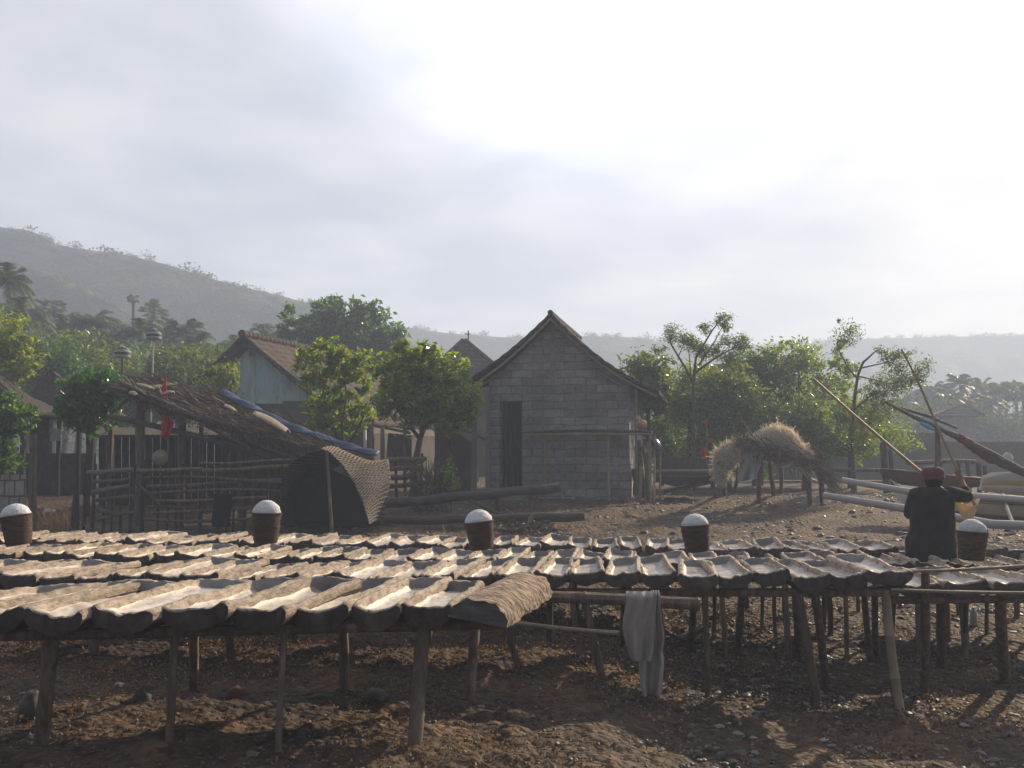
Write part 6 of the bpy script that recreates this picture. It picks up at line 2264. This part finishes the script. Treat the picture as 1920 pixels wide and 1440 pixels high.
def boat3():
    root = thing('outrigger_boat', gpt(1660, 18.2), 'reddish brown boat hull seen low beyond the raised float, left of the cap', 'boat')
    secs = [(1652, 880, 890, 18.6, 0.06), (1690, 884, 908, 18.4, 0.2), (1740, 889, 914, 18.2, 0.24), (1800, 895, 916, 18.0, 0.2), (1835, 897, 912, 17.9, 0.05)]
    mb = MB()
    def fn(u, v):
        t = u * (len(secs) - 1)
        i = min(int(t), len(secs) - 2)
        f = t - i
        s = [secs[i][k] * (1 - f) + secs[i + 1][k] * f for k in range(5)]
        top, bot = P(s[0], s[1], s[3]), P(s[0], s[2], s[3])
        a = PI * v
        return Vector((top.x, s[3] - math.cos(a) * s[4], bot.z + (top.z - bot.z) * (1 - math.sin(a) ** 0.8)))
    mb.sheet(fn, 24, 16, 0.02)
    mb.build('hull', M_BOATMAROON, root, sharp=0)
    mb = MB()
    mb.tube([P(s[0], s[1], s[3]) + Vector((0, -s[4], 0)) for s in secs], 0.025, 8)
    mb.build('gunwale', M_BOATMAROON, root)


boat3()
# rolled sail on its yard, raised
root = thing('furled_sail', gpt(1900, 17.0), 'furled red and turquoise sail rolled on raised spars above the boats', 'sail')
mb = MB()
mb.tube([P(1663, 755, 17.2), P(1720, 785, 17.1), P(1790, 815, 17.0), P(1860, 850, 16.9), P(1960, 905, 16.8)], [0.025, 0.035, 0.04, 0.045, 0.045], 8)
mb.build('spar', M_GREYWOOD, root)
mb = MB()
mb.tube([P(1665, 758, 17.25), P(1740, 780, 17.2), P(1795, 803, 17.15)], [0.02, 0.028, 0.02], 8)
mb.build('spar', M_GREYWOOD, root)
for pts, rad, mt, nm in (([(1725, 792), (1738, 799), (1752, 806)], [0.03, 0.055, 0.03], M_SAILBLUE, 'turquoise_roll'), ([(1755, 800), (1778, 812), (1800, 822)], [0.03, 0.06, 0.07], M_SAILDARK, 'dark_roll'), ([(1796, 818), (1822, 834), (1845, 852), (1862, 866)], [0.09, 0.12, 0.11, 0.07], M_SAILRED, 'red_roll'), ([(1858, 860), (1885, 873), (1925, 890), (1980, 912)], [0.07, 0.08, 0.08, 0.06], M_SAILDARK, 'dark_roll')):
    mb = MB()
    n = 14
    P0 = [P(x, y, 17.0) for x, y in pts]
    q = []
    rr = []
    for i in range(n):
        t = i / (n - 1) * (len(P0) - 1)
        k = min(int(t), len(P0) - 2)
        q.append(P0[k].lerp(P0[k + 1], t - k))
        rr.append(0.72 * (rad[k] * (1 - (t - k)) + rad[k + 1] * (t - k)) * (1 + 0.12 * math.sin(i * 2.3)))
    mb.tube(q, rr, 12, 0, 0.08)
    mb.build(nm, mt, root)
mb = MB()
mb.pole(gpt(1752, 17.3, -0.1), P(1758, 800, 17.2), 0.045)
mb.build('mast_prop', M_POST, root)
for (x0, y0, x1, y1) in ((1800, 880, 1808, 882), ):
    pass

# scattered bits of pale litter in the open ground
random.seed(31)
for i, (px, py, lab) in enumerate([(1253, 930, 'round white object on the ground right of the firewood'), (1430, 963, 'tiny white scrap on the dark ground before the straw shed'), (1545, 972, 'pale scrap right of the fourth salt basket on the gravel'), (1232, 948, 'crumpled pale paper on the ground near the hut corner')]):
    p = G(px, py)
    r = (4.5 if i == 0 else 3.2) / F * p.y
    mb = MB().ball(p + Vector((0, 0, r * .8)), (r * 1.1, r, r * .9), 10, 8, 0, None, 0.12)
    tag(mb.build('litter_scrap', M_PLASTIC), lab, 'litter', 'pale scraps on the open ground')

# ================================================================ AIR, LIGHT, SKY, CAMERA
m = bpy.data.materials.new('haze_air')
m.use_nodes = True
nt = m.node_tree
nt.nodes.clear()
out = nt.nodes.new('ShaderNodeOutputMaterial')
pv = nt.nodes.new('ShaderNodeVolumePrincipled')
pv.inputs['Color'].default_value = (0.65, 0.77, 1.0, 1)
pv.inputs['Density'].default_value = 0.0037
pv.inputs['Anisotropy'].default_value = 0.22
nt.links.new(pv.outputs[0], out.inputs['Volume'])
x0, x1, y0, y1, z0, z1 = -720, 720, -62, 740, -4, 43
mb = MB()
mb.box(((x0 + x1) / 2, (y0 + y1) / 2, (z0 + z1) / 2), (x1 - x0, y1 - y0, z1 - z0))
hz = mb.build('haze', m, org=(0, 0, 0), sharp=0)
tag(hz, 'pale sunlit haze filling the whole valley air', 'haze', kind='stuff')

SUN_AZ, SUN_EL = math.radians(41), math.radians(25)
sd = Vector((math.sin(SUN_AZ) * math.cos(SUN_EL), math.cos(SUN_AZ) * math.cos(SUN_EL), math.sin(SUN_EL)))
sl = bpy.data.lights.new('sun', 'SUN')
sl.energy = 5.0
sl.angle = math.radians(0.6)
sl.color = (1.0, 0.80, 0.55)
so = bpy.data.objects.new('sun', sl)
COL.objects.link(so)
so.rotation_euler = (-sd).to_track_quat('-Z', 'Y').to_euler()

w = bpy.data.worlds.new('World')
sc.world = w
w.use_nodes = True
nt = w.node_tree
L = nt.links.new
bg = nt.nodes['Background']
sky = N(nt, 'ShaderNodeTexSky', sky_type='NISHITA')
sky.sun_disc = False
sky.sun_elevation = SUN_EL
sky.sun_rotation = SUN_AZ
sky.altitude = 10
sky.air_density = 1.0
sky.dust_density = 2.0
tc = N(nt, 'ShaderNodeTexCoord')
nrm = N(nt, 'ShaderNodeVectorMath', operation='NORMALIZE')
L(tc.outputs['Generated'], nrm.inputs[0])
sep = N(nt, 'ShaderNodeSeparateXYZ')
L(nrm.outputs[0], sep.inputs[0])
# project the direction on a cloud ceiling
za = N(nt, 'ShaderNodeMath', operation='MAXIMUM')
L(sep.outputs[2], za.inputs[0])
za.inputs[1].default_value = 0.0
zb = N(nt, 'ShaderNodeMath', operation='ADD')
L(za.outputs[0], zb.inputs[0])
zb.inputs[1].default_value = 0.16
dx = N(nt, 'ShaderNodeMath', operation='DIVIDE')
dy = N(nt, 'ShaderNodeMath', operation='DIVIDE')
L(sep.outputs[0], dx.inputs[0])
L(zb.outputs[0], dx.inputs[1])
L(sep.outputs[1], dy.inputs[0])
L(zb.outputs[0], dy.inputs[1])
cv = N(nt, 'ShaderNodeCombineXYZ')
L(dx.outputs[0], cv.inputs[0])
L(dy.outputs[0], cv.inputs[1])
cn = N(nt, 'ShaderNodeTexNoise', i_Scale=1.9, i_Detail=7.0, i_Roughness=0.5, i_Distortion=0.2)
L(cv.outputs[0], cn.inputs['Vector'])
cr = ramp(nt, [(0.38, (0, 0, 0)), (0.66, (1, 1, 1))])
L(cn.outputs['Fac'], cr.inputs[0])
# closeness to the hidden sun: light clouds glow there
dt = N(nt, 'ShaderNodeVectorMath', operation='DOT_PRODUCT')
L(nrm.outputs[0], dt.inputs[0])
g = Vector((math.sin(math.radians(8)) * math.cos(math.radians(36)), math.cos(math.radians(8)) * math.cos(math.radians(36)), math.sin(math.radians(36))))
dt.inputs[1].default_value = g
gl = N(nt, 'ShaderNodeMapRange', interpolation_type='SMOOTHSTEP')
gl.inputs[1].default_value = -0.15
gl.inputs[2].default_value = 0.82
gl.inputs[3].default_value = 1.35
gl.inputs[4].default_value = 5.05
L(dt.outputs['Value'], gl.inputs[0])
gp = N(nt, 'ShaderNodeMapRange', interpolation_type='SMOOTHSTEP')
gp.inputs[1].default_value = 0.905
gp.inputs[2].default_value = 0.985
gp.inputs[3].default_value = 0.0
gp.inputs[4].default_value = 6.0
L(dt.outputs['Value'], gp.inputs[0])
gs = N(nt, 'ShaderNodeMath', operation='ADD')
L(gl.outputs[0], gs.inputs[0])
L(gp.outputs[0], gs.inputs[1])
# cloud brightness: thick grey parts vs thin bright parts
cb = N(nt, 'ShaderNodeMapRange')
cb.inputs[3].default_value = 0.92
cb.inputs[4].default_value = 1.24
L(cr.outputs[0], cb.inputs[0])
cm = N(nt, 'ShaderNodeMath', operation='MULTIPLY')
L(gs.outputs[0], cm.inputs[0])
L(cb.outputs[0], cm.inputs[1])
tint = N(nt, 'ShaderNodeMix', data_type='RGBA')
L(cr.outputs[0], tint.inputs[0])
tint.inputs[6].default_value = (0.90, 0.93, 1.08, 1)
tint.inputs[7].default_value = (1.0, 0.985, 0.975, 1)
cc = N(nt, 'ShaderNodeVectorMath', operation='SCALE')
L(tint.outputs[2], cc.inputs[0])
L(cm.outputs[0], cc.inputs['Scale'])
mx = N(nt, 'ShaderNodeMix', data_type='RGBA')
mx.inputs[0].default_value = 0.82
L(sky.outputs[0], mx.inputs[6])
L(cc.outputs[0], mx.inputs[7])
L(mx.outputs[2], bg.inputs['Color'])
bg.inputs['Strength'].default_value = 0.1

cam = bpy.data.cameras.new('camera')
co = bpy.data.objects.new('camera', cam)
COL.objects.link(co)
co.location = (0, 0, EYE)
co.rotation_euler = (PI / 2 + PITCH, 0, 0)
cam.sensor_fit = 'HORIZONTAL'
cam.sensor_width = 36
cam.lens = 36 * F / 1920
cam.clip_start = 0.05
cam.clip_end = 3000
sc.camera = co

sc.view_settings.view_transform = 'Standard'
sc.view_settings.look = 'None'
sc.view_settings.exposure = 0.58
sc.view_settings.gamma = 1.0
sc.render.engine = 'CYCLES'
sc.cycles.use_denoising = True
try:
    sc.cycles.denoiser = 'OPENIMAGEDENOISE'
except Exception:
    pass
sc.cycles.max_bounces = 6
sc.cycles.diffuse_bounces = 3
sc.cycles.glossy_bounces = 2
sc.cycles.transmission_bounces = 3
sc.cycles.volume_bounces = 1
sc.cycles.transparent_max_bounces = 6
sc.cycles.sample_clamp_indirect = 6
